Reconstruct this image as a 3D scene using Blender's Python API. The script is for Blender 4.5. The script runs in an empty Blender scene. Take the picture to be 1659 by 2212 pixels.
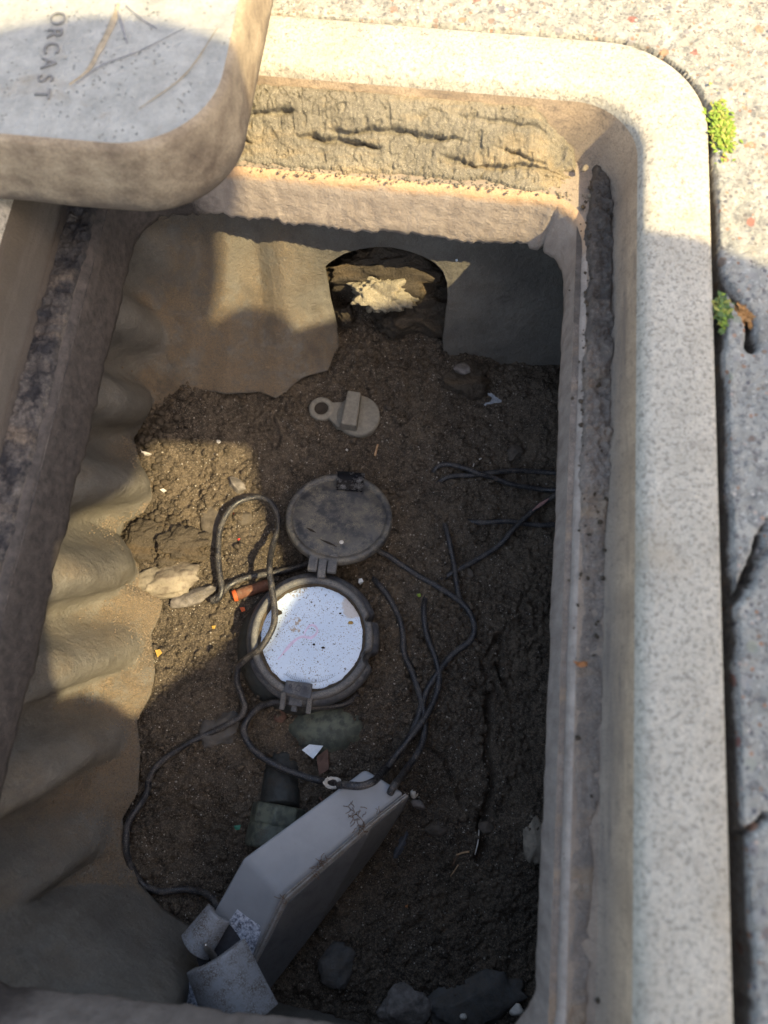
import bpy, bmesh, math, random
import numpy as np
from mathutils import Vector, Matrix, Quaternion
S = bpy.context.scene
COL = S.collection
rng = np.random.default_rng(7)
random.seed(7)

# ------------------------------------------------------------------ camera
TH = math.radians(17); CH = 0.42
cam = bpy.data.objects.new('camera', bpy.data.cameras.new('camera'))
COL.objects.link(cam); S.camera = cam
cam.location = (0, 0, CH); cam.rotation_euler = (TH, 0, 0)
cam.data.sensor_fit = 'VERTICAL'; cam.data.sensor_height = 36; cam.data.lens = 26
cam.data.clip_start = 0.01; cam.data.clip_end = 200
cam.data.dof.use_dof = True; cam.data.dof.focus_distance = 0.66; cam.data.dof.aperture_fstop = 4.6
# ------------------------------------------------------------------ light
SD = Vector((-.585, .42, -1.0))                      # the way sunlight travels
EL = math.atan2(1, math.hypot(.585, .42)); ROT = math.atan2(.585, -.42)
wd = bpy.data.worlds.new('World'); S.world = wd; wd.use_nodes = True
nt = wd.node_tree; nt.nodes.clear()
o_ = nt.nodes.new('ShaderNodeOutputWorld'); b_ = nt.nodes.new('ShaderNodeBackground'); s_ = nt.nodes.new('ShaderNodeTexSky')
s_.sky_type = 'NISHITA'; s_.sun_disc = False; s_.sun_elevation = EL; s_.sun_rotation = ROT
s_.air_density = 1.0; s_.dust_density = 2.5; s_.ozone_density = 0.6
b_.inputs[1].default_value = 0.15
w_ = nt.nodes.new('ShaderNodeMix'); w_.data_type = 'RGBA'; w_.blend_type = 'MULTIPLY'; w_.inputs[0].default_value = 1; w_.inputs[7].default_value = (1.09, 1.0, .87, 1)
nt.links.new(s_.outputs[0], w_.inputs[6]); nt.links.new(w_.outputs[2], b_.inputs[0]); nt.links.new(b_.outputs[0], o_.inputs[0])
sl = bpy.data.lights.new('sun', 'SUN'); sl.energy = 3.2; sl.angle = math.radians(0.55); sl.color = (1.0, .82, .46)
so = bpy.data.objects.new('sun', sl); COL.objects.link(so); so.location = (2, -1, 4)
so.rotation_euler = SD.to_track_quat('-Z', 'Y').to_euler()
S.view_settings.view_transform = 'Standard'; S.view_settings.look = 'None'
S.view_settings.exposure = 1.50; S.view_settings.gamma = 1; S.view_settings.use_curve_mapping = False
S.cycles.max_bounces = 8; S.cycles.diffuse_bounces = 6

# ------------------------------------------------------------------ helpers
FW = np.array([0, math.sin(TH), -math.cos(TH)]); UP = np.array([0, math.cos(TH), math.sin(TH)]); RT = np.array([1., 0, 0])
CP = np.array([0, 0, CH]); FP = 1597.6
def P(x, y, z):
    "where the sight line through a measured photo point meets the level z"
    d = FW*FP + RT*(x-829.5) - UP*(y-1106)
    return CP + d*((z-CH)/d[2])
A6 = math.radians(6.0)
EX = np.array([math.cos(A6), -math.sin(A6)]); EY = np.array([math.sin(A6), math.cos(A6)])
def WL(x, y, z=0):                                   # box frame -> world
    p = EX*x + EY*y; return np.array([p[0], p[1], z])
def LW(x, y):                                        # world -> box frame
    return x*EX[0]+y*EX[1], x*EY[0]+y*EY[1]

def hsh(ix, iy, s):
    n = (ix.astype(np.int64)*374761393 + iy.astype(np.int64)*668265263 + s*982451653) & 0xffffffff
    n = ((n ^ (n >> 13))*1274126177) & 0xffffffff
    n = (n ^ (n >> 16)) & 0xffffffff
    return n/4294967295.0
def vnoise(x, y, s=0):
    x = np.asarray(x, float); y = np.asarray(y, float)
    ix = np.floor(x); iy = np.floor(y); fx = x-ix; fy = y-iy
    fx = fx*fx*(3-2*fx); fy = fy*fy*(3-2*fy)
    a = hsh(ix, iy, s); b = hsh(ix+1, iy, s); c = hsh(ix, iy+1, s); d = hsh(ix+1, iy+1, s)
    return (a*(1-fx)+b*fx)*(1-fy) + (c*(1-fx)+d*fx)*fy - .5
def fbm(x, y, s=0, o=4, g=.5):
    r = 0; a = 1; x = np.asarray(x, float); y = np.asarray(y, float)
    for i in range(o):
        r = r + a*vnoise(x*.8+y*.6, y*.8-x*.6, s+i*17); x = x*2.03; y = y*2.03; a *= g
    return r
def worley(x, y, s=0):
    x = np.asarray(x, float); y = np.asarray(y, float)
    ix = np.floor(x); iy = np.floor(y); f1 = np.full(x.shape, 9.); f2 = np.full(x.shape, 9.); idv = np.zeros(x.shape)
    for dx in (-1, 0, 1):
        for dy in (-1, 0, 1):
            cx = ix+dx; cy = iy+dy
            h = hsh(cx, cy, s+5)
            d = np.hypot(cx+hsh(cx, cy, s)-x, cy+hsh(cx, cy, s+3)-y)
            cl = d < f1
            f2 = np.where(cl, f1, np.minimum(f2, d)); idv = np.where(cl, h, idv); f1 = np.where(cl, d, f1)
    return f1, f2, idv
def sst(a, b, x):
    t = np.clip((x-a)/(b-a), 0, 1); return t*t*(3-2*t)

def link(name, me, mat=None, parent=None, smooth=True):
    ob = bpy.data.objects.new(name, me); COL.objects.link(ob)
    if mat: me.materials.append(mat)
    if smooth:
        me.polygons.foreach_set('use_smooth', [True]*len(me.polygons))
    if parent is not None:
        ob.parent = parent
        lo = parent; off = Vector((0, 0, 0))
        while lo is not None:
            off += lo.location; lo = lo.parent
        me.transform(Matrix.Translation(-off))
    return ob
def recenter(ob):
    "put the origin of a one-mesh thing at its base"
    n = len(ob.data.vertices); co = np.empty(n*3); ob.data.vertices.foreach_get('co', co); co = co.reshape(-1, 3)
    c = Vector(((co[:, 0].min()+co[:, 0].max())/2, (co[:, 1].min()+co[:, 1].max())/2, co[:, 2].min()))
    ob.data.transform(Matrix.Translation(-c)); ob.location = c
    return ob
def mesh(verts, faces):
    me = bpy.data.meshes.new('m'); me.from_pydata([tuple(map(float, v)) for v in verts], [], [tuple(map(int, f)) for f in faces]); me.update(); return me
def gridmesh(V, keep=None, flip=False):
    "V: n x m x 3"
    n, m, _ = V.shape
    idx = np.arange(n*m).reshape(n, m)
    q = np.stack([idx[:-1, :-1], idx[1:, :-1], idx[1:, 1:], idx[:-1, 1:]], -1)
    if flip: q = q[..., ::-1]
    q = q.reshape(-1, 4)
    if keep is not None: q = q[keep.reshape(-1)]
    me = bpy.data.meshes.new('g')
    me.vertices.add(n*m); me.vertices.foreach_set('co', V.reshape(-1).astype(np.float32))
    k = len(q)
    me.loops.add(k*4); me.loops.foreach_set('vertex_index', q.reshape(-1).astype(np.int32))
    me.polygons.add(k); me.polygons.foreach_set('loop_start', (np.arange(k)*4).astype(np.int32))
    me.update(calc_edges=True); me.validate()
    return me
def fromb(bm):
    me = bpy.data.meshes.new('b'); bmesh.ops.recalc_face_normals(bm, faces=bm.faces); bm.to_mesh(me); bm.free(); return me
def empty(name, loc):
    o = bpy.data.objects.new(name, None); COL.objects.link(o); o.location = Vector(loc); o.empty_display_size = .02; return o
def tag(o, label=None, cat=None, group=None, kind=None):
    if label: o['label'] = label
    if cat: o['category'] = cat
    if group: o['group'] = group
    if kind: o['kind'] = kind
    return o
def bevel(ob, w, seg=2, ang=30):
    m = ob.modifiers.new('bevel', 'BEVEL'); m.width = w; m.segments = seg; m.limit_method = 'ANGLE'; m.angle_limit = math.radians(ang); return m
def spline(pts, step=.002):
    pts = [np.array(p, float) for p in pts]
    q = [2*pts[0]-pts[1]] + pts + [2*pts[-1]-pts[-2]]
    out = []
    for i in range(1, len(q)-2):
        n = max(2, int(np.linalg.norm(q[i+1]-q[i])/step))
        for k in range(n):
            t = k/n
            out.append(.5*((2*q[i])+(-q[i-1]+q[i+1])*t+(2*q[i-1]-5*q[i]+4*q[i+1]-q[i+2])*t*t+(-q[i-1]+3*q[i]-3*q[i+1]+q[i+2])*t**3))
    out.append(q[-2]); return np.array(out)
def tube_data(path, r, seg=10, wob=0, seed=0):
    n = len(path); t = np.gradient(path, axis=0); t /= np.linalg.norm(t, axis=1)[:, None]+1e-9
    up = np.array([0, 0, 1.]); V = []
    r = np.broadcast_to(r, (n,)).astype(float)
    if wob: r = r*(1+wob*vnoise(np.arange(n)*.23, np.zeros(n), seed))
    for i in range(n):
        a = np.cross(t[i], up)
        if np.linalg.norm(a) < .15: a = np.cross(t[i], np.array([0, 1., 0]))
        a /= np.linalg.norm(a); b = np.cross(a, t[i])
        for k in range(seg):
            w = 2*math.pi*k/seg; V.append(path[i]+r[i]*(a*math.cos(w)+b*math.sin(w)))
    F = [(i*seg+k, i*seg+(k+1) % seg, (i+1)*seg+(k+1) % seg, (i+1)*seg+k) for i in range(n-1) for k in range(seg)]
    F.append(tuple(range(seg))[::-1]); F.append(tuple((n-1)*seg+k for k in range(seg)))
    return V, F
def tube(name, path, r, mat, parent=None, seg=10, wob=0, seed=0):
    V, F = tube_data(path, r, seg, wob, seed); return link(name, mesh(V, F), mat, parent)
def lathe(prof, c, seg=96, R=None, a0=0, a1=2*math.pi):
    "prof: (r,z) pairs, closed round"
    n = len(prof); V = []; full = abs(a1-a0-2*math.pi) < 1e-6
    m = seg if full else seg+1
    for k in range(m):
        w = a0+(a1-a0)*k/seg
        for r, z in prof: V.append(np.array([r*math.cos(w), r*math.sin(w), z]))
    V = np.array(V)
    if R is not None: V = V @ np.array(R).T
    V = V+np.array(c)
    F = []
    for k in range(seg):
        k2 = (k+1) % m
        for i in range(n-1): F.append((k*n+i, k2*n+i, k2*n+i+1, k*n+i+1))
    return mesh(V, F)
def box_bm(bm, c, ax, ay, az):
    "box from a centre and three half axes"
    c, ax, ay, az = [Vector(v) for v in (c, ax, ay, az)]
    vs = [bm.verts.new(c+ax*i+ay*j+az*k) for i in (-1, 1) for j in (-1, 1) for k in (-1, 1)]
    for f in ((0, 1, 3, 2), (4, 6, 7, 5), (0, 4, 5, 1), (2, 3, 7, 6), (0, 2, 6, 4), (1, 5, 7, 3)): bm.faces.new([vs[i] for i in f])
def prism(poly_top, poly_bot):
    "solid between two matching outlines"
    n = len(poly_top); V = list(poly_top)+list(poly_bot)
    F = [tuple(range(n)), tuple(range(2*n-1, n-1, -1))]+[(i, i+n, (i+1) % n+n, (i+1) % n) for i in range(n)]
    bm = bmesh.new(); vs = [bm.verts.new(Vector(tuple(map(float, v)))) for v in V]
    for f in F: bm.faces.new([vs[i] for i in f])
    return fromb(bm)
def text_mesh(s, size, M, depth=.0002):
    cu = bpy.data.curves.new('t', 'FONT'); cu.body = s; cu.size = size; cu.extrude = depth; cu.align_x = 'CENTER'; cu.align_y = 'CENTER'
    to = bpy.data.objects.new('t', cu); COL.objects.link(to); bpy.context.view_layer.update()
    dg = bpy.context.evaluated_depsgraph_get(); me = bpy.data.meshes.new_from_object(to.evaluated_get(dg))
    bpy.data.objects.remove(to); me.transform(M); return me

# ------------------------------------------------------------------ materials
class N:
    def __init__(s, name):
        s.m = bpy.data.materials.new(name); s.m.use_nodes = True; s.t = s.m.node_tree; s.b = s.t.nodes['Principled BSDF']
        s.tc = s.t.nodes.new('ShaderNodeTexCoord'); s.co = s.tc.outputs['Object']
        g = s.t.nodes.new('ShaderNodeNewGeometry'); s.g = g; s.co = g.outputs['Position']
    def L(s, a, b): s.t.links.new(a, b)
    def inp(s, sock, v):
        if hasattr(v, 'is_output') or isinstance(v, bpy.types.NodeSocket): s.L(v, sock)
        elif isinstance(v, (tuple, list)) and len(v) == 3 and sock.type == 'RGBA': sock.default_value = (*v, 1)
        else: sock.default_value = v
    def map(s, sc=(1, 1, 1), rot=(0, 0, 0)):
        n = s.t.nodes.new('ShaderNodeMapping'); n.inputs['Scale'].default_value = sc; n.inputs['Rotation'].default_value = rot; s.L(s.co, n.inputs[0]); return n.outputs[0]
    def noise(s, sc, det=4, ro=.6, co=None, dist=0):
        n = s.t.nodes.new('ShaderNodeTexNoise'); n.inputs['Scale'].default_value = sc; n.inputs['Detail'].default_value = det
        n.inputs['Roughness'].default_value = ro; n.inputs['Distortion'].default_value = dist; s.L(co or s.co, n.inputs['Vector']); return n.outputs[0]
    def vor(s, sc, out='Distance', feat='F1', co=None, rnd=1):
        n = s.t.nodes.new('ShaderNodeTexVoronoi'); n.feature = feat; n.inputs['Scale'].default_value = sc; n.inputs['Randomness'].default_value = rnd
        s.L(co or s.co, n.inputs['Vector']); return n.outputs[out]
    def ramp(s, f, *st):
        n = s.t.nodes.new('ShaderNodeValToRGB'); e = n.color_ramp.elements
        while len(e) < len(st): e.new(.5)
        for k, (p, c) in enumerate(st):
            e[k].position = p; e[k].color = (c, c, c, 1) if isinstance(c, (int, float)) else (*c, 1)
        s.L(f, n.inputs[0]); return n.outputs[0]
    def mix(s, f, a, b, mode='MIX'):
        n = s.t.nodes.new('ShaderNodeMix'); n.data_type = 'RGBA'; n.blend_type = mode
        s.inp(n.inputs[0], f); s.inp(n.inputs[6], a); s.inp(n.inputs[7], b); return n.outputs[2]
    def math(s, op, a, b=0.):
        n = s.t.nodes.new('ShaderNodeMath'); n.operation = op; s.inp(n.inputs[0], a); s.inp(n.inputs[1], b); return n.outputs[0]
    def sep(s, v):
        n = s.t.nodes.new('ShaderNodeSeparateXYZ'); s.L(v, n.inputs[0]); return n.outputs
    def bump(s, h, dist=.001, st=1., prev=None):
        n = s.t.nodes.new('ShaderNodeBump'); n.inputs['Strength'].default_value = st; n.inputs['Distance'].default_value = dist
        s.L(h, n.inputs['Height'])
        if prev: s.L(prev, n.inputs['Normal'])
        return n.outputs[0]
    def out(s, col, rough=.8, bump=None, spec=.3, metal=0):
        s.inp(s.b.inputs['Base Color'], col); s.inp(s.b.inputs['Roughness'], rough); s.b.inputs['Specular IOR Level'].default_value = spec
        s.b.inputs['Metallic'].default_value = metal
        if bump: s.L(bump, s.b.inputs['Normal'])
        return s.m
def simple(name, c, rough=.6, var=.25, sc=300, bd=.0003, spec=.3, metal=0, c2=None, s2=60, dust=0, dustc=(.25, .21, .16)):
    n = N(name); d = tuple(v*(1-var) for v in c); l = tuple(min(1, v*(1+var)) for v in c)
    col = n.ramp(n.noise(sc, 5), (.3, d), (.7, l))
    if c2: col = n.mix(n.ramp(n.noise(s2, 5, .65), (.48, 0), (.6, 1)), col, c2)
    r = rough
    if dust:
        dm = n.ramp(n.noise(90, 6, .7), (1-dust-.12, 0), (1-dust+.1, 1)); sp = n.ramp(n.noise(1100, 2, .6), (.38, 0), (.55, 1))
        dm = n.math('MULTIPLY', dm, sp); col = n.mix(dm, col, dustc); r = n.mix(dm, (rough,)*3, (.95,)*3)
    return n.out(col, r, n.bump(n.noise(sc*2, 5), bd), spec, metal)

def m_rim():
    n = N('polymer_concrete'); big = n.noise(35, 5, .6); fine = n.noise(700, 4, .7)
    c = n.ramp(big, (.3, (.50, .46, .385)), (.7, (.66, .61, .52)))
    c = n.mix(n.ramp(fine, (.3, .55), (.6, 0.)), c, (.30, .265, .21))
    dk = n.ramp(n.vor(260), (.10, 1), (.22, 0)); gate = n.ramp(n.noise(120, 3), (.47, 0), (.56, 1))
    c = n.mix(n.math('MULTIPLY', dk, n.math('MULTIPLY', gate, .85)), c, (.11, .10, .09))
    c = n.mix(n.ramp(n.noise(300, 4, .75), (.50, 0), (.62, .75)), c, (.22, .20, .17))
    c = n.mix(n.ramp(n.noise(60, 4, .7), (.55, 0), (.68, .4)), c, (.30, .27, .23))
    st = n.ramp(n.noise(14, 5, .6), (.55, 0), (.72, .45)); c = n.mix(st, c, (.42, .33, .22))
    b = n.bump(n.noise(450, 5, .7), .0012); b = n.bump(n.vor(200), .0008, .6, b)
    return n.out(c, .85, b)
def m_wall():
    n = N('stained_inner_wall')
    al = n.noise(30, 5, .6, n.map((1, 1, .3)))
    c = n.ramp(al, (.3, (.36, .27, .19)), (.7, (.60, .455, .32)))
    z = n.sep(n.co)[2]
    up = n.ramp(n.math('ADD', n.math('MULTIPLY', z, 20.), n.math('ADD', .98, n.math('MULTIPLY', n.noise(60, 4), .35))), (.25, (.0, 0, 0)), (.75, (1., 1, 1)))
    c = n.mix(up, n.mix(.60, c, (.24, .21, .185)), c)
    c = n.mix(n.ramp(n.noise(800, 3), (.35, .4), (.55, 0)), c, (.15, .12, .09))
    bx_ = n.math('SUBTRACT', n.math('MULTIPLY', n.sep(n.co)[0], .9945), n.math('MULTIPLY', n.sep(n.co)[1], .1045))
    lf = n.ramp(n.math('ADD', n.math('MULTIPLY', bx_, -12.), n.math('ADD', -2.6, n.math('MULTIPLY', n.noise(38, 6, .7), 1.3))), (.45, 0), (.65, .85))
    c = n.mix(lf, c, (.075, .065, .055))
    c = n.mix(n.ramp(n.noise(26, 6, .75, n.map((1, .35, 2.5))), (.50, 0), (.66, .6)), c, (.17, .14, .12))
    c = n.mix(n.ramp(n.noise(120, 5, .8), (.54, 0), (.66, .5)), c, (.13, .11, .095))
    return n.out(c, .85, n.bump(n.noise(500, 5, .7), .0008))
def m_lip():
    n = N('worn_lip_plastic'); z = n.sep(n.co)[2]
    c = n.ramp(n.noise(110, 6, .65, n.map((1, 1, .4))), (.3, (.24, .20, .17)), (.72, (.44, .375, .32)))
    w = n.math('ADD', n.math('MULTIPLY', z, -60.), n.math('MULTIPLY', n.noise(70, 5), 1.3))
    rust = n.ramp(w, (0.0, 0), (.15, 0)) 
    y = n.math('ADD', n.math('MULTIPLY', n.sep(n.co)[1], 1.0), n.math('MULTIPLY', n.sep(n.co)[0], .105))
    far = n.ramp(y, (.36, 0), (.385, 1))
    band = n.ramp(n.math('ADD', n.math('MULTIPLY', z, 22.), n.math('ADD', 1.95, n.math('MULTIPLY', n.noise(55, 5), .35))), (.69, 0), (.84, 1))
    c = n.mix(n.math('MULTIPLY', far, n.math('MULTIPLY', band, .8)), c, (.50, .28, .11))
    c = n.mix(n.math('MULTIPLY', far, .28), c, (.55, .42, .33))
    c = n.mix(n.ramp(n.noise(1300, 2), (.60, 0), (.68, .5)), c, (.55, .5, .45))
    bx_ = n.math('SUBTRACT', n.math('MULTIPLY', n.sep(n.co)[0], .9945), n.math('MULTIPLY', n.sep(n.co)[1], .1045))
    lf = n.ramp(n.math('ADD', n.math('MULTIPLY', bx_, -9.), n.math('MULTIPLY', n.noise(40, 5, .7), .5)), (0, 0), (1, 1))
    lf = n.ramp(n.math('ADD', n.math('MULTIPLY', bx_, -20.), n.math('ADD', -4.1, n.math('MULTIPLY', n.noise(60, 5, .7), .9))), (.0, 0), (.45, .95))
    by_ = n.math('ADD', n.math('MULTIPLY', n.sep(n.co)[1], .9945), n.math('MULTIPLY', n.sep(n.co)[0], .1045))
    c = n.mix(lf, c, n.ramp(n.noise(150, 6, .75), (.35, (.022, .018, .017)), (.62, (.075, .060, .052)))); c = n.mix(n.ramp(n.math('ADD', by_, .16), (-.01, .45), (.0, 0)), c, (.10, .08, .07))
    c = n.mix(n.ramp(n.math('MULTIPLY', by_, -10.), (1.50, 0), (1.62, .5)), c, (.10, .082, .072))
    b = n.bump(n.noise(600, 5, .7), .0007); b = n.bump(n.noise(90, 3, .5), .003, .6, b)
    return n.out(c, .7, b, .4)
def m_caked(name, tone, dark=False):
    n = N(name)
    c = n.ramp(n.noise(180, 6, .7), (.3, tuple(v*.55 for v in tone)), (.7, tone))
    c = n.mix(n.ramp(n.noise(28, 5, .6), (.42, 0), (.62, .75)), c, tuple(v*.62 for v in tone))
    c = n.mix(n.ramp(n.noise(22, 4, .6, n.map((.4, 2, 1))), (.52, 0), (.64, .40)), c, (tone[0]*1.35, tone[1]*1.12, tone[2]*.8))
    c = n.mix(n.ramp(n.noise(1500, 2), (.62, 0), (.70, .7)), c, tuple(min(.8, v*2.2) for v in tone))
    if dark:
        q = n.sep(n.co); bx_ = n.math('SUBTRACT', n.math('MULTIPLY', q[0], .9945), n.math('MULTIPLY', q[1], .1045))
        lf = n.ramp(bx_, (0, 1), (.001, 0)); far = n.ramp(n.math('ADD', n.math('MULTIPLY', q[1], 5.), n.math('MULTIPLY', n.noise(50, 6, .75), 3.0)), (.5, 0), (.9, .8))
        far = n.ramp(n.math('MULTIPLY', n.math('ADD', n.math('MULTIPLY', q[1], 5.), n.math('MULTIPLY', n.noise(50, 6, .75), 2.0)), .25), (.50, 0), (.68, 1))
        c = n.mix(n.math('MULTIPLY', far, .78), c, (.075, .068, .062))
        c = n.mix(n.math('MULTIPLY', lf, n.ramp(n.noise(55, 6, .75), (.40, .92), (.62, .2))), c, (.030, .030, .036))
    b = n.bump(n.noise(700, 5, .75), .002); b = n.bump(n.vor(420), .001, .7, b)
    return n.out(c, .95, b, .2)
def m_soil():
    n = N('damp_soil')
    c = n.ramp(n.noise(9, 5, .6), (.28, (.038, .031, .025)), (.46, (.076, .061, .046)), (.68, (.130, .100, .069)))
    c = n.mix(n.ramp(n.noise(70, 6, .7), (.36, .8), (.58, 0.)), c, (.018, .015, .012))
    c = n.mix(n.ramp(n.noise(650, 4, .8), (.46, 0), (.66, .85)), c, (.25, .195, .14))
    f = n.t.nodes.new('ShaderNodeTexVoronoi'); f.inputs['Scale'].default_value = 620; n.L(n.co, f.inputs['Vector'])
    sel = n.ramp(n.sep(f.outputs['Color'])[0], (.90, 0), (.92, 1)); near = n.ramp(f.outputs['Distance'], (.28, 1), (.36, 0))
    gc = n.ramp(n.sep(f.outputs['Color'])[1], (0, (.10, .08, .06)), (.6, (.22, .18, .13)), (.92, (.5, .47, .42)))
    c = n.mix(n.math('MULTIPLY', sel, near), c, gc)
    b = n.bump(n.noise(420, 5, .75), .0022); b = n.bump(n.vor(700), .0009, .8, b)
    return n.out(c, n.ramp(n.noise(60, 4), (.4, .75), (.6, .98)), b, .28)
def m_body():
    n = N('weathered_fibreglass')
    c = n.ramp(n.noise(14, 5, .6), (.3, (.105, .097, .084)), (.7, (.190, .174, .148)))
    c = n.mix(n.ramp(n.noise(45, 5, .65), (.5, 0), (.7, .5)), c, (.12, .10, .075))
    nz = n.sep(n.g.outputs['Normal'])[2]
    dust = n.math('MULTIPLY', n.ramp(nz, (.30, 0), (.62, 1)), n.ramp(n.noise(40, 6, .75), (.36, 0), (.52, 1)))
    dust = n.math('MULTIPLY', dust, n.ramp(n.noise(900, 3, .7), (.35, 0), (.55, 1)))
    c = n.mix(dust, c, (.24, .175, .11))
    c = n.mix(n.ramp(n.noise(800, 4, .8), (.56, 0), (.66, .6)), c, (.07, .058, .045))
    c = n.mix(n.ramp(n.noise(1100, 3, .8), (.60, 0), (.70, .6)), c, (.42, .36, .27))
    c = n.mix(n.ramp(n.noise(20, 6, .75, n.map((1, 1, .5))), (.50, 0), (.64, .55)), c, (.085, .076, .064))
    b = n.bump(n.noise(180, 6, .75), .0022); b = n.bump(n.noise(28, 4, .6), .006, .7, b); b = n.bump(dust, .001, .8, b)
    return n.out(c, .7, b, .35)
def m_pave():
    n = N('aggregate_concrete')
    c = n.ramp(n.noise(55, 6, .7), (.3, (.31, .30, .27)), (.7, (.58, .56, .50)))
    f = n.t.nodes.new('ShaderNodeTexVoronoi'); f.inputs['Scale'].default_value = 95; n.L(n.map((1, 1, 1)), f.inputs['Vector'])
    c = n.mix(n.ramp(n.noise(210, 4, .75), (.50, 0), (.62, .7)), c, (.17, .165, .17))
    c = n.mix(n.ramp(n.noise(320, 3, .7), (.58, 0), (.68, .6)), c, (.8, .78, .72))
    r = n.sep(f.outputs['Color'])
    st = n.ramp(r[0], (0, (.52, .50, .46)), (.3, (.40, .38, .36)), (.48, (.20, .19, .22)), (.58, (.46, .30, .16)), (.68, (.38, .14, .11)), (.74, (.34, .36, .28)), (1, (.62, .60, .56)))
    edge = n.ramp(n.math('ADD', f.outputs['Distance'], n.math('MULTIPLY', n.noise(300, 3), .25)), (.42, 1), (.5, 0)); sel = n.ramp(r[1], (.62, 0), (.66, .85))
    c = n.mix(n.math('MULTIPLY', edge, sel), c, st)
    g = n.t.nodes.new('ShaderNodeTexVoronoi'); g.inputs['Scale'].default_value = 270; n.L(n.co, g.inputs['Vector']); r2 = n.sep(g.outputs['Color'])
    st2 = n.ramp(r2[0], (0, (.15, .15, .18)), (.5, (.30, .25, .20)), (.7, (.45, .22, .12)), (1, (.7, .68, .62)))
    c = n.mix(n.math('MULTIPLY', n.ramp(g.outputs['Distance'], (.34, 1), (.42, 0)), n.ramp(r2[1], (.66, 0), (.7, .85))), c, st2)
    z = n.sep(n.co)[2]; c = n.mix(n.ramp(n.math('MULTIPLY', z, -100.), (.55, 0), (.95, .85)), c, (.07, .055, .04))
    b = n.bump(n.noise(260, 6, .75), .003); b = n.bump(n.vor(230), .0012, .6, b)
    return n.out(c, .9, b)
def m_cable():
    n = N('black_cable_jacket')
    c = n.mix(n.ramp(n.noise(120, 5, .7), (.48, 0), (.70, .7)), (.012, .013, .017), (.13, .115, .10))
    c = n.mix(n.ramp(n.noise(1400, 2), (.58, 0), (.66, .7)), c, (.26, .22, .18))
    return n.out(c, n.ramp(n.noise(120, 5, .7), (.42, .32), (.6, .85)), n.bump(n.noise(900, 3), .0003), .5)
def m_dial():
    n = N('white_register_glass')
    c = n.ramp(n.noise(25, 4), (.3, (.55, .66, .81)), (.7, (.66, .76, .89)))
    f = n.noise(900, 3, .6); sp = n.ramp(f, (.60, 0), (.64, 1)); gate = n.ramp(n.noise(50, 4, .6), (.38, 0), (.56, 1))
    c = n.mix(n.math('MULTIPLY', sp, gate), c, (.16, .11, .07))
    c = n.mix(n.ramp(n.noise(420, 3, .7), (.63, 0), (.66, 1)), c, (.04, .035, .03))
    return n, c
M = {}
M['rim'] = m_rim(); M['wall'] = m_wall(); M['lip'] = m_lip(); M['soil'] = m_soil(); M['body'] = m_body(); M['pave'] = m_pave(); M['cable'] = m_cable()
M['caked'] = m_caked('dry_caked_mud', (.37, .325, .25)); M['caked_dark'] = m_caked('dark_caked_dirt', (.36, .305, .26), True)
M['clod'] = m_caked('sun_brightened_clod', (.52, .45, .33)); M['clod_dark'] = m_caked('brown_soil_clod', (.115, .093, .07))  # first: pale clay tone raised towards its sunlit brightness
M['grit2'] = simple('powder_crust', (.33, .35, .38), .9, .4, 300)
M['grit'] = simple('pale_grit', (.34, .30, .25), .8, .6, 700)
M['stone'] = simple('tan_stone', (.28, .24, .185), .85, .35, 120, .0012, c2=(.16, .13, .10), s2=60)
M['stone_grey'] = simple('grey_stone', (.17, .15, .135), .8, .4, 160, .0008, c2=(.09, .08, .075), s2=90, dust=.35)
M['slab'] = simple('dusty_slab', (.085, .083, .08), .85, .35, 130, .001, dust=.5, dustc=(.10, .085, .07))
M['stone_dark'] = simple('dark_slate', (.055, .06, .07), .55, .4, 160, .0006, spec=.5, dust=.3, dustc=(.12, .11, .11))
M['stone_brown'] = simple('brown_stone', (.085, .07, .055), .8, .4, 150, .0008, dust=.35, dustc=(.15, .12, .09))
M['rubber'] = simple('meter_black_plastic', (.050, .053, .062), .5, .35, 220, .0003, .4, dust=.42, dustc=(.19, .178, .16))
M['rubber2'] = simple('meter_grey_bezel', (.085, .086, .090), .6, .3, 260, .0004, .35, dust=.5, dustc=(.20, .185, .165))
M['cover'] = simple('dirty_cover_plastic', (.047, .047, .050), .45, .3, 180, .0004, .5, c2=(.095, .088, .078), s2=36, dust=.45, dustc=(.20, .175, .13))
M['bronze'] = simple('green_bronze', (.085, .095, .078), .6, .35, 140, .0006, .4, metal=.3, c2=(.14, .15, .11), s2=70, dust=.35, dustc=(.10, .08, .06))
M['bronze_dark'] = simple('dark_bronze', (.035, .038, .036), .6, .35, 140, .0006, .4, metal=.2, dust=.4, dustc=(.07, .055, .042))
M['valve'] = simple('dusty_valve_bronze', (.19, .175, .145), .8, .22, 260, .0004, .3, metal=.0, dust=.4, dustc=(.26, .235, .19))
M['hole'] = simple('near_black_brown', (.035, .028, .022), .95, .3)
M['grey'] = simple('grey_enclosure_plastic', (.245, .262, .285), .5, .08, 60, .0001, .4, dust=.22, dustc=(.15, .13, .11))
M['grey_edge'] = simple('grey_enclosure_edge', (.24, .24, .24), .55, .15, 160, .0002, .4, dust=.5, dustc=(.17, .14, .11))
M['grey_side_shade'] = simple('enclosure_side_shade', (.115, .118, .125), .6, .25, 90, .0003, .3, dust=.35, dustc=(.07, .062, .055))  # enclosure grey darkened to carry the shade on that face
M['ink'] = simple('dark_ink', (.05, .05, .06), .7); M['steel'] = simple('steel_screw', (.55, .52, .48), .35, .15, 300, .0001, .5, metal=.9)
M['white'] = simple('white_ceramic', (.70, .76, .82), .35, .1, 200, .0002, .5)
M['terra'] = simple('terracotta_scrap', (.13, .075, .055), .8, .3, 200)
M['leaf'] = simple('dead_leaf', (.30, .13, .05), .8, .4, 400)
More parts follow.
